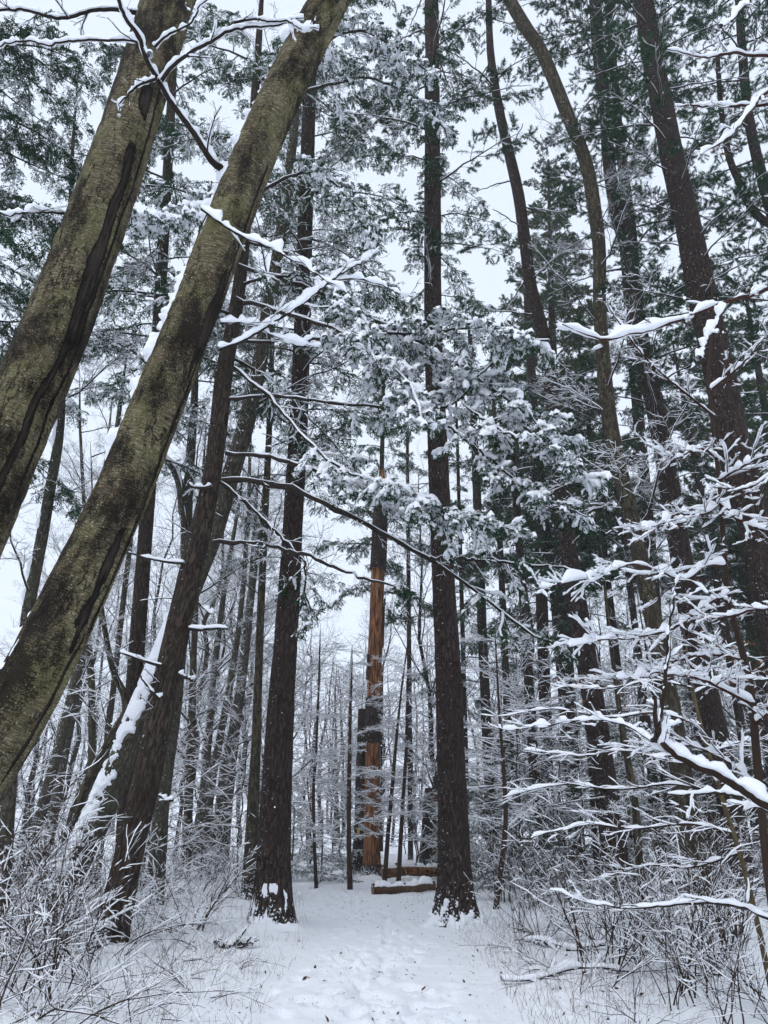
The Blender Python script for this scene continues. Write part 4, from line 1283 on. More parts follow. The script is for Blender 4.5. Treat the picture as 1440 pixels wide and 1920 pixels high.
# ------------------------------------------------------------------ right foreground: saplings and beech boughs
s1 = tree('sapling', 'olive-barked sapling with a bare foot in the snow, right of the path',
          [(1222, 1778, 22), (1210, 1700, 17), (1198, 1610, 15), (1190, 1500, 14), (1172, 1400, 12), (1156, 1290, 9), (1142, 1180, 7), (1130, 1060, 4)], 12.2, 'olive', 1.0, 0.2, None, 'sapling', 24, 0.05, seed=120, branches=[('spray', 6, 1.2, 5.5, 0.45, 0.4)])
s2 = tree('beech_sapling', 'near beech sapling at the right edge with thick pads of snow on level twigs',
          [(1458, 1760, 17), (1440, 1640, 16), (1430, 1540, 15), (1420, 1430, 15), (1405, 1280, 14), (1378, 1170, 11), (1362, 1090, 10), (1350, 920, 8), (1330, 730, 6), (1336, 600, 4)], 6.2, 'stem', 0.6, 0.2, None, 'sapling', 20, 0.03, seed=121, bank=False)
S2R, S2B = s2['root'], s2['base']
for k, (path, Y, a, kk, tl) in enumerate([
    ([(1360, 1060, 7), (1320, 1062, 6), (1282, 1086, 5.5), (1235, 1068, 5), (1180, 1058, 4.4), (1100, 1078, 3.6), (1015, 1098, 2)], (6.1, 5.2), 0.040, 9, 0.42),
    ([(1368, 1110, 6), (1330, 1130, 5.5), (1262, 1178, 5), (1190, 1195, 4), (1130, 1205, 3), (1070, 1218, 2)], (6.1, 5.3), 0.042, 9, 0.40),
    ([(1352, 940, 6), (1320, 962, 5), (1270, 962, 4), (1230, 985, 3.6), (1180, 985, 2)], (6.2, 5.5), 0.036, 8, 0.36),
    ([(1352, 940, 6), (1390, 975, 5), (1440, 990, 4), (1500, 980, 3)], (6.2, 5.6), 0.036, 7, 0.36),
    ([(1350, 900, 5), (1385, 880, 4.5), (1440, 850, 4), (1500, 840, 3)], (6.2, 5.4), 0.036, 6, 0.36),
    ([(1345, 860, 5), (1310, 840, 4.4), (1270, 855, 3.6), (1215, 830, 2)], (6.2, 5.8), 0.03, 6, 0.3),
    ([(1338, 780, 4.6), (1290, 740, 4.2), (1235, 695, 3.6), (1190, 640, 3), (1150, 570, 2)], (6.2, 5.8), 0.02, 6, 0.3),
    ([(1334, 730, 4.6), (1380, 690, 4), (1420, 640, 3), (1460, 600, 2)], (6.2, 5.8), 0.024, 6, 0.3),
    ([(1410, 1320, 8), (1350, 1290, 6), (1290, 1270, 5), (1220, 1262, 4), (1140, 1268, 2)], (6.2, 5.6), 0.036, 9, 0.4),
    ([(1412, 1360, 8), (1460, 1330, 6), (1520, 1320, 4)], (6.2, 5.6), 0.036, 5, 0.35),
    ([(1400, 1240, 7), (1350, 1225, 6), (1290, 1230, 5), (1230, 1238, 3)], (6.2, 6.6), 0.03, 8, 0.4),
    ([(1425, 1480, 9), (1380, 1440, 7), (1320, 1410, 6), (1260, 1395, 4), (1180, 1400, 2)], (6.2, 6.8), 0.03, 8, 0.45),
]):
    near_branch(S2R, S2B, path, Y, 'redtwig', a * 0.68, kk + 3, tl * 1.1, 5, 44, 200 + k, 0.75, 0.3, 0.05, 0.5, 0.8, True, 0.0, 0.8)
s3 = tree('beech_sapling', 'thin olive-brown beech sapling slanting left at the right, rusty leaves and level snowy twigs',
          [(1442, 1835, 10), (1420, 1730, 9.5), (1390, 1610, 9), (1352, 1490, 8), (1307, 1330, 6), (1288, 1220, 4)], 8.0, 'tan', 0.3, 0.2, None, 'sapling', 14, 0.05, seed=123, bank=False)
for k, (path, lv) in enumerate([
    ([(1375, 1562, 5), (1290, 1545, 4.4), (1190, 1552, 3.6), (1090, 1545, 2.8), (990, 1565, 1.6)], 0),
    ([(1352, 1490, 5), (1260, 1470, 4.4), (1160, 1480, 3.6), (1050, 1468, 2.8), (930, 1492, 1.6)], 0),
    ([(1335, 1430, 5), (1250, 1425, 4.2), (1170, 1408, 3.4), (1080, 1420, 2.6), (985, 1412, 1.6)], 0),
    ([(1315, 1360, 4.6), (1230, 1335, 4), (1140, 1342, 3.2), (1040, 1325, 2.4), (945, 1335, 1.5)], 10),
    ([(1300, 1290, 4.2), (1220, 1275, 3.6), (1130, 1288, 2.8), (1030, 1272, 1.6)], 16),
    ([(1300, 1300, 4.2), (1360, 1270, 3.4), (1420, 1275, 2.6), (1480, 1260, 1.6)], 26),
    ([(1330, 1410, 4.6), (1390, 1395, 3.6), (1450, 1400, 2.4)], 14),
    ([(1385, 1600, 5), (1300, 1625, 4), (1210, 1622, 3.2), (1120, 1640, 1.8)], 0),
    ([(1292, 1240, 4), (1340, 1215, 3.2), (1400, 1222, 2)], 22),
]):
    near_branch(s3['root'], s3['base'], path, (8.0, 8.8 + 0.25 * (k % 3)), 'stem', 0.015, 10, 0.5, 4, 40, 230 + k, 0.7, 0.3, 0.05, 0.45, 0.6, False, 0.0, 0.85, leaves=lv)
bt = tree('beech_tree', 'beech outside the right edge, its snow-laden limbs reaching in',
          [(1800, 2200, 130), (1760, 1900, 110), (1720, 1500, 95), (1690, 1100, 84), (1660, 700, 74), (1640, 300, 66), (1620, 0, 60)], 4.6, 'olive', 2.0, 0.3, seed=122, su=30, sv=0.08)
BR, BB = bt['root'], bt['base']
near_branch(BR, BB, [(1720, 1560, 26), (1560, 1545, 20), (1440, 1512, 18), (1400, 1488, 17), (1340, 1462, 16), (1280, 1436, 14), (1232, 1398, 12), (1214, 1360, 9), (1208, 1320, 6)], (4.6, 4.6), 'stem', 0.040, 2, 0.3, 2, 60, 301, lump=0.22, wide=0.75, t0=0.7)
near_branch(BR, BB, [(1228, 1392, 9), (1238, 1330, 8), (1246, 1250, 7), (1252, 1190, 5), (1262, 1120, 3)], 4.6, 'twig', 0.03, 3, 0.25, 2, 40, 302)
near_branch(BR, BB, [(1224, 1390, 6), (1180, 1362, 5), (1130, 1352, 3.4), (1060, 1360, 2.6), (960, 1372, 1.6)], (4.6, 5.4), 'twig', 0.017, 7, 0.3, 2, 50, 303, flat=0.25)
near_branch(BR, BB, [(1700, 1600, 16), (1560, 1580, 12), (1430, 1525, 10), (1380, 1495, 8), (1320, 1485, 5), (1240, 1480, 3)], (4.6, 5.4), 'stem', 0.024, 5, 0.35, 2, 50, 304, flat=0.3)
near_branch(BR, BB, [(1660, 470, 16), (1540, 500, 12), (1440, 538, 9), (1380, 560, 7.5), (1330, 580, 7), (1270, 604, 6), (1200, 622, 5), (1130, 632, 4), (1060, 618, 2)], (4.5, 4.1), 'redtwig', 0.030, 6, 0.22, 1, 64, 305, flat=0.9, lump=0.4, wide=0.8, cover2=0.5, t0=0.4)
near_branch(BR, BB, [(1360, 572, 6), (1342, 605, 5), (1318, 650, 4), (1300, 690, 3)], (4.2, 4.1), 'redtwig', 0.026, 3, 0.16, 1, 34, 306)
near_branch(BR, BB, [(1650, 90, 14), (1540, 110, 10), (1440, 172, 7), (1410, 210, 6), (1375, 258, 4.4), (1335, 290, 2)], (4.5, 4.0), 'redtwig', 0.024, 5, 0.22, 1, 50, 307, cover2=0.6, t0=0.4)
near_branch(BR, BB, [(1640, 60, 12), (1540, 90, 9), (1440, 105, 6), (1380, 96, 5), (1320, 110, 3), (1260, 100, 2)], (4.5, 4.2), 'redtwig', 0.022, 6, 0.25, 2, 50, 308, cover2=0.7, t0=0.4)
near_branch(BR, BB, [(1630, -60, 12), (1520, -40, 9), (1420, -20, 6), (1370, 50, 4.4), (1340, 85, 2)], (4.5, 4.0), 'redtwig', 0.028, 3, 0.2, 1, 50, 309, cover2=0.6, t0=0.5)
near_branch(BR, BB, [(1650, 150, 12), (1540, 170, 9), (1440, 190, 6), (1330, 186, 4), (1260, 184, 2)], (4.6, 4.8), 'redtwig', 0.022, 6, 0.25, 2, 50, 310, cover2=0.6, t0=0.4)
near_branch(BR, BB, [(1730, 1750, 22), (1580, 1760, 17), (1440, 1722, 9), (1390, 1700, 8), (1300, 1692, 6), (1200, 1700, 4.5), (1110, 1690, 3), (1020, 1672, 1.6)], (4.6, 6.4), 'stem', 0.017, 6, 0.32, 2, 60, 311, flat=0.9, t0=0.3)
near_branch(BR, BB, [(1730, 1250, 14), (1600, 1200, 11), (1480, 1150, 8), (1420, 1140, 6), (1340, 1150, 4), (1280, 1140, 2)], (4.7, 5.6), 'redtwig', 0.022, 10, 0.35, 4, 50, 312, 0.75, 0.3, 0.3, wide=0.8)
near_branch(BR, BB, [(1700, 950, 14), (1600, 920, 11), (1480, 880, 8), (1400, 905, 6), (1340, 900, 3)], (4.7, 5.4), 'redtwig', 0.022, 9, 0.3, 3, 50, 313, 0.75, 0.3, 0.4, wide=0.8)
lobed_leaf(BR, BB, 1355, 288, 4.02, 0.045, rng)
lobed_leaf(BR, BB, 1338, 284, 4.05, 0.022, rng)

# ------------------------------------------------------------------ thicket plants: shared shapes, copied one by one
def shrub_meshes(r, n, L, lean, snow, k=7, k2=4, grav=-0.05):
    wd, sn = Bag(), Bag()
    az = r.random(n) * 6.28
    le = r.uniform(lean[0], lean[1], n)
    d = np.stack([np.sin(le) * np.cos(az), np.sin(le) * np.sin(az), np.cos(le)], -1)
    K = 12
    ln = L * r.uniform(0.5, 1.1, n)
    P = np.zeros((n, K, 3))
    P[:, 0] = np.stack([r.normal(0, 0.1, n), r.normal(0, 0.1, n), np.full(n, -0.1)], -1)
    for i in range(1, K):
        d = nrm(d + 0.09 * r.normal(size=d.shape) + np.array([0, 0, grav]) * r.uniform(-0.5, 2.5, (n, 1)))
        P[:, i] = P[:, i - 1] + d * (ln / (K - 1))[:, None]
    R = np.linspace(0.0075, 0.0022, K)[None] * r.uniform(0.5, 1.7, (n, 1))
    P2, R2 = spawn(P, R, k, 0.2, 0.98, 0.7, 0.25, L * 0.38, 7, 0.14, 0.01, 0.9, r, 0.6, 0.0026, 0.5, 0.4)
    P3, R3 = spawn(P2, R2, k2, 0.15, 0.98, 0.7, 0.25, L * 0.17, 5, 0.15, 0.01, 0.9, r, 0.7, 0.0020, 0.6, 0.4)
    for a, b, s in ((P, R, 5), (P2, R2, 4), (P3, R3, 3)):
        wd.add(*tubes(a, b, s))
    sn.add(*snow_on(P, R, 0.010 * snow, 6, r, 0.9, 0.8, 0.35, 0.45))
    sn.add(*snow_on(P2, R2, 0.009 * snow, 5, r, 0.9, 0.65, 0.35, 0.45))
    sn.add(*snow_on(P3, R3, 0.008 * snow, 4, r, 0.9, 0.5, 0.35, 0.45))
    return wd.mesh('twigs', M['stem']), sn.mesh('snow_cover', M['thin_snow'])


rs = np.random.default_rng(21)
BUSH = [shrub_meshes(rs, 9, 1.6, (0.15, 0.95), 1.0) for _ in range(4)]
ARCH = [shrub_meshes(rs, 7, 2.2, (0.7, 1.35), 0.75, 6, 3, -0.06) for _ in range(3)]
WAND = [shrub_meshes(rs, 8, 2.0, (0.05, 0.5), 0.8, 5, 3, -0.02) for _ in range(3)]


def sapling_meshes(r, H, snow, leaves=False):
    """slender understorey tree with level sprays"""
    tr, wd, sn = Bag(), Bag(), Bag()
    K = 14
    P = np.zeros((1, K, 3))
    P[0, :, 2] = np.linspace(-0.15, H, K)
    P[0, :, :2] = np.cumsum(r.normal(0, 0.07, (K, 2)), 0)
    R = np.linspace(0.028, 0.005, K)[None]
    tr.add(*tubes(P, R, 7))
    P1, R1 = spawn(P, R, 20, 0.12, 0.99, 1.15, 0.2, H * 0.38, 9, 0.13, 0.0, None, r, 0.5, 0.007, 0.4, 0.5, 0.013)
    P2, R2 = spawn(P1, R1, 6, 0.15, 0.98, 0.75, 0.2, H * 0.14, 6, 0.14, 0.0, 0.25, r, 0.7, 0.0050, 0.6, 0.4)
    P3, R3 = spawn(P2, R2, 3, 0.1, 0.98, 0.75, 0.25, H * 0.07, 4, 0.15, 0.0, 0.25, r, 0.75, 0.0040, 0.7, 0.4)
    for a, b, s in ((P1, R1, 4), (P2, R2, 3), (P3, R3, 3)):
        wd.add(*tubes(a, b, s))
    sn.add(*snow_on(P1, R1, 0.013 * snow, 5, r, 0.7, 0.95, 0.25))
    sn.add(*snow_on(P2, R2, 0.011 * snow, 4, r, 0.8, 0.8, 0.25))
    sn.add(*snow_on(P3, R3, 0.009 * snow, 4, r, 0.8, 0.6, 0.25))
    out = [tr.mesh('trunk', M['stem']), wd.mesh('crown', M['stem']), sn.mesh('snow_cover', M['thin_snow'])]
    if leaves:
        lf = Bag()
        sel = r.random(len(P3)) < 0.25
        lf.add(*leaflets(P3[sel], 2, 0.07, 0.018, 0.6, 0.5, r, 0.6, 1.0))
        out.append(lf.mesh('foliage', M['dead'], False))
    return out


SAP = [sapling_meshes(rs, h_, 1.15, lv) for h_, lv in ((4.5, False), (5.5, True), (3.6, False), (6.0, False), (4.0, True))]


def bare_tree_meshes(r, H):
    tr, wd, sn = Bag(), Bag(), Bag()
    K = 16
    P = np.zeros((1, K, 3))
    P[0, :, 2] = np.linspace(-0.3, H, K)
    P[0, :, :2] = np.cumsum(r.normal(0, 0.16, (K, 2)), 0)
    R = np.linspace(0.15, 0.02, K)[None]
    tr.add(*tubes(P, R, 9))
    P1, R1 = spawn(P, R, 26, 0.15, 0.99, 0.85, 0.2, H * 0.32, 9, 0.10, 0.05, None, r, 0.4, 0.02, 0.25, 0.5)
    P2, R2 = spawn(P1, R1, 7, 0.15, 0.98, 0.75, 0.2, H * 0.13, 6, 0.13, 0.03, 0.9, r, 0.5, 0.008, 0.4, 0.4)
    P3, R3 = spawn(P2, R2, 6, 0.1, 0.98, 0.75, 0.25, H * 0.06, 5, 0.15, 0.03, 0.9, r, 0.6, 0.005, 0.6, 0.4)
    for a, b, s in ((P1, R1, 5), (P2, R2, 4), (P3, R3, 3)):
        wd.add(*tubes(a, b, s))
    sn.add(*snow_on(P1, R1, 0.024, 5, r, 0.4, 0.9, 0.4))
    sn.add(*snow_on(P2, R2, 0.016, 4, r, 0.5, 0.85, 0.4))
    sn.add(*snow_on(P3, R3, 0.012, 4, r, 0.5, 0.65, 0.4))
    return [tr.mesh('trunk', M['twig']), wd.mesh('crown', M['twig']), sn.mesh('snow_cover', M['thin_snow'])]


BARE = [bare_tree_meshes(rs, h_) for h_ in (16, 19, 14)]


def plant(kind, meshes, name, label, category, group, x, y, scale, az):
    root = thing(name, (x, y, gz(x, y)), label, category, group)
    root.rotation_euler = (0, 0, az)
    root.scale = (scale,) * 3
    if kind == 'bush':
        t_ = ob('twigs', meshes[0], root, kind='stuff')
        ob('snow_cover', meshes[1], t_, kind='stuff')
    else:
        ob('trunk', meshes[0], root)
        c_ = ob('crown', meshes[1], root, kind='stuff')
        ob('snow_cover', meshes[2], c_, kind='stuff')
        if len(meshes) > 3:
            ob('foliage', meshes[3], c_, kind='stuff')


def scatter(n, x0, x1, y0, y1, clear, r, mind=0.4, gaps=()):
    out = []
    tries = 0
    while len(out) < n and tries < n * 60:
        tries += 1
        y = r.uniform(y0, y1)
        x = r.uniform(x0, x1)
        zc = y * math.cos(PITCH) - 1.6 * math.sin(PITCH)
        if abs(x) > 0.5 * zc + 1.2:
            continue
        px = pixel((x, y, 1.5))[0]
        if any(a < px < b and y < c for a, b, c in gaps):
            continue
        if abs(x - float(path_x(y))) < clear and y < 27:
            continue
        if any(abs(x - a) < mind and abs(y - b) < mind for a, b in out):
            continue
        out.append((x, y))
    return out


MARKS = [(-60, 'at the far left edge'), (120, 'behind the slanting snowy trunk'), (240, 'in line with the leaning hemlock foot'), (360, 'left of the left-hand pine'),
         (500, 'in line with the left-hand pine'), (600, 'in the gap right of the left pine'), (700, 'in line with the orange snag'), (780, 'in line with the logs'),
         (860, 'in line with the straight pine'), (960, 'just right of the straight pine'), (1060, 'left of the slender leaning pine foot'), (1155, 'in line with the slender leaning pine foot'), (1225, 'in line with the olive-barked sapling'),
         (1310, 'in line with the curving maple foot'), (1400, 'near the right edge'), (1520, 'cut by the right edge')]
ORD = ['nearest', 'second nearest', 'third nearest', 'fourth nearest', 'fifth nearest', 'sixth nearest', 'seventh nearest', 'eighth nearest', 'ninth nearest', 'tenth nearest', 'eleventh nearest', 'twelfth nearest', 'thirteenth nearest']


def name_spots(what, spots):
    """a label for every spot: what it is, beside which landmark, and which one counting from the camera"""
    by = {}
    for i, sp in enumerate(spots):
        px = pixel((sp[0], sp[1], 0.5))[0]
        by.setdefault(min(MARKS, key=lambda m: abs(m[0] - px))[1], []).append((sp[1], i))
    out = [None] * len(spots)
    for mk, lst in by.items():
        for k, (_, i) in enumerate(sorted(lst)):
            out[i] = '%s %s, %s' % (what, mk, ORD[min(k, 12)]) if len(lst) > 1 else '%s %s' % (what, mk)
    return out


rp = np.random.default_rng(33)
near_l = [(-2.6, 7.0, 0.7), (-3.0, 6.5, 0.8), (-2.15, 7.4, 0.5), (-3.2, 7.4, 0.9), (-2.5, 7.7, 0.65), (-3.15, 8.3, 1.0), (-2.75, 9.2, 0.85), (-3.9, 9.0, 1.15), (-4.6, 10.2, 1.1), (-3.3, 10.4, 0.9), (-2.55, 10.6, 0.6), (-4.9, 11.8, 1.2), (-5.6, 12.5, 1.3), (-2.4, 8.2, 0.55), (-3.7, 12.6, 1.0), (-2.9, 13.2, 0.8), (-4.5, 13.8, 1.2),
          (-3.5, 8.0, 0.8), (-2.9, 7.8, 0.6), (-3.4, 9.4, 1.0), (-4.2, 9.6, 1.2), (-2.2, 9.6, 0.5), (-3.9, 11.2, 1.1), (-4.4, 12.0, 1.2), (-2.3, 11.6, 0.55), (-1.75, 8.5, 0.42), (-1.95, 9.1, 0.5), (-1.8, 10.2, 0.4), (-5.2, 11.0, 1.2), (-5.9, 13.6, 1.3), (-3.2, 11.9, 0.9)]
for i, ((x, y, s), lb_) in enumerate(zip(near_l, name_spots('bare foreground shrub', near_l))):
    plant('bush', ARCH[i % 3] if s < 0.7 or i % 3 == 0 else (BUSH + WAND)[i % 7], 'shrub', lb_, 'shrub', 'bare shrubs at the lower left', x, y, s, rp.random() * 6.28)
near_r = [(2.7, 7.2, 0.7), (3.1, 6.7, 0.8), (2.2, 7.6, 0.5), (3.3, 7.6, 0.85), (2.6, 8.0, 0.7), (2.2, 9.2, 0.9), (2.9, 8.6, 1.0), (3.4, 9.6, 1.1), (2.5, 10.6, 1.0), (4.2, 9.9, 1.1), (3.2, 11.4, 1.1), (2.3, 12.4, 0.9), (4.6, 11.6, 1.2), (3.8, 12.8, 1.1), (5.2, 13.2, 1.2), (2.8, 13.8, 0.9), (1.9, 11.2, 0.5),
          (3.7, 8.4, 0.9), (2.6, 9.9, 0.9), (3.0, 10.2, 1.0), (3.9, 10.8, 1.1), (2.0, 10.2, 0.6), (4.9, 12.4, 1.1), (3.1, 12.6, 0.9), (2.1, 13.2, 0.7), (1.65, 9.6, 0.45), (1.8, 8.7, 0.5), (1.75, 12.2, 0.5)]
for i, ((x, y, s), lb_) in enumerate(zip(near_r, name_spots('bare foreground shrub', near_r))):
    m_ = ARCH[i % 3] if s < 0.7 or i % 4 == 1 else (WAND[i % 3] if i % 2 == 0 else BUSH[i % 4])
    plant('bush', m_, 'shrub', lb_, 'shrub', 'bare shrubs at the lower right', x, y, s, rp.random() * 6.28)


def fill(n, x0, x1, y0, y1, clear, mind, kind, pool, name, what, category, group, s0, s1):
    spots = scatter(n, x0, x1, y0, y1, clear, rp, mind, ((1050, 1200, 20), (1225, 1350, 17.5), (1350, 1440, 21)))
    for i, ((x, y), lb_) in enumerate(zip(spots, name_spots(what, spots))):
        plant(kind, pool[i % len(pool)], name, lb_, category, group, x, y, rp.uniform(s0, s1), rp.random() * 6.28)


fill(22, -14, -2.2, 13.5, 27, 2.1, 0.4, 'bush', BUSH, 'shrub', 'snowy thicket shrub', 'shrub', 'thicket shrubs left of the path', 0.8, 1.4)
fill(22, 2.0, 15, 14.2, 28, 2.2, 0.4, 'bush', WAND + BUSH, 'shrub', 'snowy thicket shrub', 'shrub', 'thicket shrubs right of the path', 0.9, 1.5)
fill(22, 2.6, 16, 13.5, 28, 2.3, 0.6, 'tree', SAP, 'sapling', 'snow-laden thin sapling', 'sapling', 'understorey saplings right of the path', 0.75, 1.25)
fill(16, -15, -3.0, 17, 28, 2.3, 0.7, 'tree', SAP, 'sapling', 'snow-laden thin sapling', 'sapling', 'understorey saplings left of the path', 0.7, 1.1)
fill(26, -8, 8, 29, 44, 0, 0.6, 'tree', SAP, 'sapling', 'far snowy sapling', 'sapling', 'saplings closing the view beyond the path', 0.9, 1.5)
fill(36, -28, 28, 32, 58, 0, 1.5, 'tree', BARE, 'bare_tree', 'far tall bare tree', 'tree', 'far bare trees', 0.8, 1.25)

# dark young hemlocks standing in the right-hand thicket
for i, (x, y, Hh) in enumerate([(3.9, 21.5, 7.5), (5.9, 23.5, 9.0), (8.0, 23.5, 8.5), (8.6, 26, 10), (3.9, 25, 8), (10.2, 25.5, 9), (6.6, 28.5, 10), (11.5, 29, 11), (2.8, 29, 9)]):
    lab = ['nearest young dark hemlock in the right thicket', 'young dark hemlock behind the slender leaning pine', 'young dark hemlock left of the curving maple', 'young dark hemlock behind the curving maple', 'young dark hemlock just behind the straight pine', 'young dark hemlock behind the near beech sapling', 'far young hemlock in line with the slender pine', 'young dark hemlock at the far right edge', 'far young hemlock right of the logs', 'far young hemlock behind the forked pine', 'far young hemlock outside the right edge', 'far young hemlock left of the slender pine'][i]
    root = thing('young_hemlock', (x, y, gz(x, y)), lab, 'tree', 'young hemlocks in the right thicket')
    L_ = np.array([[0, 0, -0.2], [0.1, 0, Hh * 0.5], [0, 0.05, Hh]])
    C_ = catmull(np.c_[L_, [0.09, 0.055, 0.008]], 16)
    ob('trunk', new_mesh('trunk', *tubes(C_[None, :, :3], C_[None, :, 3], 9), None, M['twig']), root)
    for k in range(17):
        f_ = k / 17
        hang_branch(root, 'hemlock_light' if k % 3 else 'hemlock', k + i, (0, 0, Hh * (0.08 + 0.9 * f_)), k * 2.4 + i, (0.75 * (1 - f_) + 0.1) * Hh / 9, 0.05)

for i, (x, y, s) in enumerate([(-1.9, 25.5, 0.55), (-2.9, 26.5, 0.6), (-1.2, 27.5, 0.5), (3.0, 18.5, 0.6), (3.6, 22, 0.7), (-8.5, 16, 0.5), (2.4, 25, 0.6), (6.5, 20, 0.6)]):
    z = gz(x, y)
    lab = ['small snowy hemlock at the path bend, leftmost tuft', 'low snowy hemlock seedling behind the left pine foot', 'low snowy hemlock in the gap left of the snag', 'young snowy hemlock just right of the straight pine', 'young snowy hemlock deeper in the right thicket', 'low green hemlock at the far left among shrubs', 'young hemlock beyond the straight pine foot', 'young hemlock deep in the right thicket'][i]
    root = thing('hemlock_seedling', (x, y, z), lab, 'small tree', 'young hemlocks')
    Hh = 4.2 * s
    L_ = np.array([[0, 0, -0.1], [0.03, 0, Hh * 0.5], [0, 0.02, Hh]])
    C_ = catmull(np.c_[L_, [0.035, 0.022, 0.005]], 12)
    ob('trunk', new_mesh('trunk', *tubes(C_[None, :, :3], C_[None, :, 3], 7), None, M['hemlock']), root)
    for k in range(14):
        zz = Hh * (0.1 + 0.85 * k / 14)
        hang_branch(root, 'hemlock', k, (0, 0, zz), k * 2.4, 0.42 * s * 2 * (1 - 0.75 * k / 14), 0.0)

# far wood, one hazy mass
fw, fs = Bag(), Bag()
rf = np.random.default_rng(44)
n = 150
fy = rf.uniform(60, 120, n)
fx = rf.uniform(-0.62, 0.62, n) * fy
K = 8
P = np.zeros((n, K, 3))
hh = rf.uniform(12, 20, n)
P[..., 0] = fx[:, None] + np.cumsum(rf.normal(0, 0.2, (n, K)), 1)
P[..., 1] = fy[:, None]
P[..., 2] = gz0(fx, fy)[:, None] - 0.4 + hh[:, None] * np.linspace(0, 1, K)[None]
R = np.linspace(0.2, 0.04, K)[None] * rf.uniform(0.6, 1.3, (n, 1))
P1, R1 = spawn(P, R, 11, 0.15, 0.99, 0.8, 0.2, 5.0, 4, 0.12, 0.05, None, rf, 0.4, 0.03)
P2, R2_ = spawn(P1, R1, 4, 0.15, 0.98, 0.7, 0.2, 2.6, 3, 0.14, 0.03, None, rf, 0.5, 0.018)
fw.add(*tubes(P, R, 5))
fw.add(*tubes(P1, R1, 3))
fw.add(*tubes(P2, R2_, 3))
fs.add(*snow_on(P1, R1, 0.05, 4, rf, 0.4, 0.9))
far = ob('far_woods', fw.mesh('far_woods', M['twig']), kind='stuff', label='hazy bare woods closing the horizon behind everything', category='woods')
ob('snow_cover', fs.mesh('snow_cover', M['thin_snow']), far, kind='stuff')

# ------------------------------------------------------------------ small things on the ground
def ground_branch(label, path, Y, w0, seed):
    C, R = px_line(path, Y, 24)
    C[:, 2] = np.array([gz(c[0], c[1]) for c in C]) + 0.05 + 0.03 * np.sin(np.linspace(0, 7, 24) + seed)
    base = C[0].copy()
    root = thing('fallen_branch', base, label, 'branch', 'fallen branches lying on the snow')
    r = np.random.default_rng(seed)
    wd, sn = Bag(), Bag()
    P, Rr = C[None], R[None]
    P2, R2 = spawn(P, Rr, 5, 0.2, 0.95, 0.7, 0.2, 0.5, 6, 0.1, 0.02, 0.3, r)
    wd.add(*tubes(P, Rr, 8))
    wd.add(*tubes(P2, R2, 4))
    sn.add(*snow_on(P, Rr, 0.035, 8, r, 0.5, 1.0))
    sn.add(*snow_on(P2, R2, 0.02, 6, r, 0.5, 0.9))
    b = ob('stick', wd.mesh('stick', M['hemlock'], off=base), root)
    ob('snow_cover', sn.mesh('snow_cover', M['snow'], off=base), b, kind='stuff')


ground_branch('dark fallen branch on the snow under the right-hand shrubs', [(985, 1772, 8), (1020, 1778, 14), (1060, 1785, 15), (1100, 1795, 9), (1138, 1800, 4)], (12.0, 11.6), 1, 1)
ground_branch('short dark fallen branch at the left path edge near the pine foot', [(400, 1790, 12), (430, 1782, 14), (455, 1785, 15), (475, 1778, 8)], 11.8, 1, 2)
ground_branch('thin fallen branch lying at the lower right of the path', [(940, 1850, 3), (1010, 1835, 6), (1080, 1840, 7), (1180, 1830, 4)], (9.4, 9.8), 1, 3)

gr, lt_ = Bag(), Bag()
rg = np.random.default_rng(55)
pts = []
for _ in range(2600):
    y = 7.0 + 17 * rg.random() ** 1.3
    sgn = 1 if rg.random() < 0.62 else -1
    x = float(path_x(y)) + sgn * (1.15 + abs(rg.normal(0, 1.3)))
    pts.append((x, y))
pts = np.array(pts)
n = len(pts)
z = gz0(pts[:, 0], pts[:, 1])
clump = vnoise(np.stack([pts[:, 0] * 1.3, pts[:, 1] * 1.3, 0 * z], -1)) > 0.45
pts, z = pts[clump], z[clump]
n = len(pts)
hgt = rg.uniform(0.06, 0.30, n)
P = np.zeros((n, 4, 3))
d = np.stack([rg.normal(0, 0.35, n), rg.normal(0, 0.35, n), np.ones(n)], -1)
P[:, 0] = np.c_[pts, z - 0.03]
for i in range(1, 4):
    d = nrm(d + 0.15 * rg.normal(size=d.shape))
    P[:, i] = P[:, i - 1] + d * (hgt / 3)[:, None]
gr.add(*tubes(P, np.linspace(0.0022, 0.001, 4)[None] * np.ones((n, 1)), 3))
ob('dry_grass', gr.mesh('dry_grass', M['grass']), kind='stuff', label='dry brown grass stalks poking through the snow beside the path', category='grass')
m_ = 260
ly = 7.2 + 12 * rg.random(m_) ** 1.3
lx = path_x(ly) + np.where(rg.random(m_) < 0.68, 1, -1) * (0.8 + np.abs(rg.normal(0, 1.4, m_)))
on = rg.random(m_) < 0.16
lx = np.where(on, path_x(ly) + rg.normal(0, 0.7, m_), lx)
lz = gz0(lx, ly) + 0.012
c = np.stack([lx, ly, lz], -1)
a_ = rg.random(m_) * 6.28
sz = (0.008 + 0.028 * rg.random(m_) ** 2)[:, None]
u = np.stack([np.cos(a_), np.sin(a_), rg.normal(0.3, 0.5, m_)], -1)
v_ = np.stack([-np.sin(a_), np.cos(a_), rg.normal(0.2, 0.5, m_)], -1)
V = np.stack([c - u * sz, c - 0.25 * u * sz + v_ * sz * 0.6, c + u * sz * 0.9, c + 0.1 * u * sz - v_ * sz * 0.7], 1).reshape(-1, 3)
lt_.add(V, np.arange(len(V)).reshape(-1, 4))
m2 = 1600
qy = 7.2 + 13 * rg.random(m2) ** 1.2
qx = path_x(qy) + rg.normal(0, 1.1, m2)
qc = np.stack([qx, qy, gz0(qx, qy) + 0.006], -1)
qa = rg.random(m2) * 6.28
qs = (0.005 + 0.014 * rg.random(m2) ** 2.5)[:, None]
qu = np.stack([np.cos(qa), np.sin(qa), rg.normal(0.2, 0.4, m2)], -1)
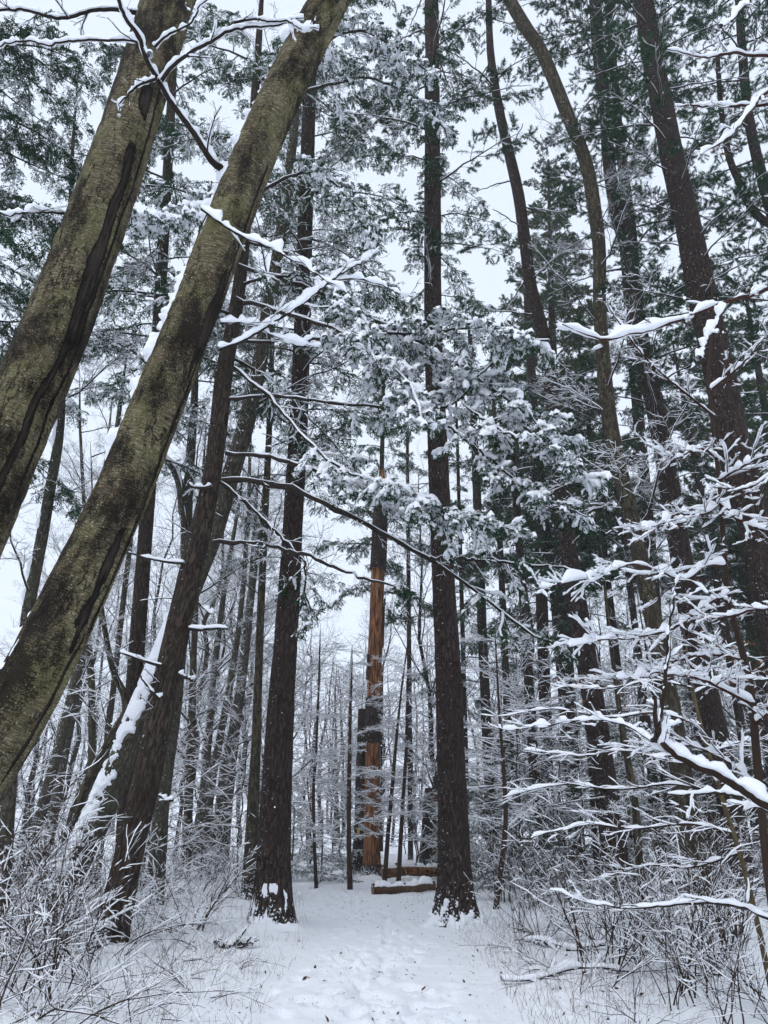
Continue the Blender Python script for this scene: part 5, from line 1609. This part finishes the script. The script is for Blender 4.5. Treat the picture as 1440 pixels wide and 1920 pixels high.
qv = np.stack([-np.sin(qa), np.cos(qa), rg.normal(0.2, 0.4, m2)], -1)
V = np.stack([qc - qu * qs, qc + qv * qs * 0.4, qc + qu * qs * 1.3, qc - qv * qs * 0.4], 1).reshape(-1, 3)
lt_.add(V, np.arange(len(V)).reshape(-1, 4))
ob('leaf_litter', lt_.mesh('leaf_litter', M['litter'], False), kind='stuff', label='scraps of brown leaf scattered on the snow beside the path', category='leaves')

# flakes in the air
fl = Bag()
rfl = np.random.default_rng(66)
ico = np.array([[1, 0, 0], [-1, 0, 0], [0, 1, 0], [0, -1, 0], [0, 0, 1], [0, 0, -1]], float)
tri = np.array([[0, 2, 4], [2, 1, 4], [1, 3, 4], [3, 0, 4], [2, 0, 5], [1, 2, 5], [3, 1, 5], [0, 3, 5]])
for _ in range(900):
    Yd = 1.5 + 13 * rfl.random() ** 0.8
    P0, s = at(rfl.uniform(-30, 1470), rfl.uniform(-30, 1900), Yd)
    if P0[2] < 0.3:
        continue
    fl.add(P0 + ico * rfl.uniform(0.0012, 0.0035) * rfl.uniform(0.6, 1.3, 3), None, tri)
ob('falling_snow', fl.mesh('falling_snow', M['snow']), kind='stuff', label='loose snowflakes drifting through the air', category='snow')

build_ground()

# ------------------------------------------------------------------ snow haze
hz = np.array([[x, y, z] for x in (-265, 265) for y in (-65, 335) for z in (-8, 46)], float)
hq = [(0, 1, 3, 2), (4, 6, 7, 5), (0, 4, 5, 1), (2, 3, 7, 6), (0, 2, 6, 4), (1, 5, 7, 3)]
hm = bpy.data.materials.new('haze')
hm.use_nodes = True
t = hm.node_tree
t.nodes.clear()
pv = t.nodes.new('ShaderNodeVolumePrincipled')
pv.inputs['Color'].default_value = (0.95, 0.97, 1.0, 1)
pv.inputs['Density'].default_value = 0.0009
mo = t.nodes.new('ShaderNodeOutputMaterial')
t.links.new(pv.outputs[0], mo.inputs['Volume'])
ob('haze', new_mesh('haze', hz, hq, None, hm, False), kind='stuff', label='pale haze of falling snow in the air', category='haze')
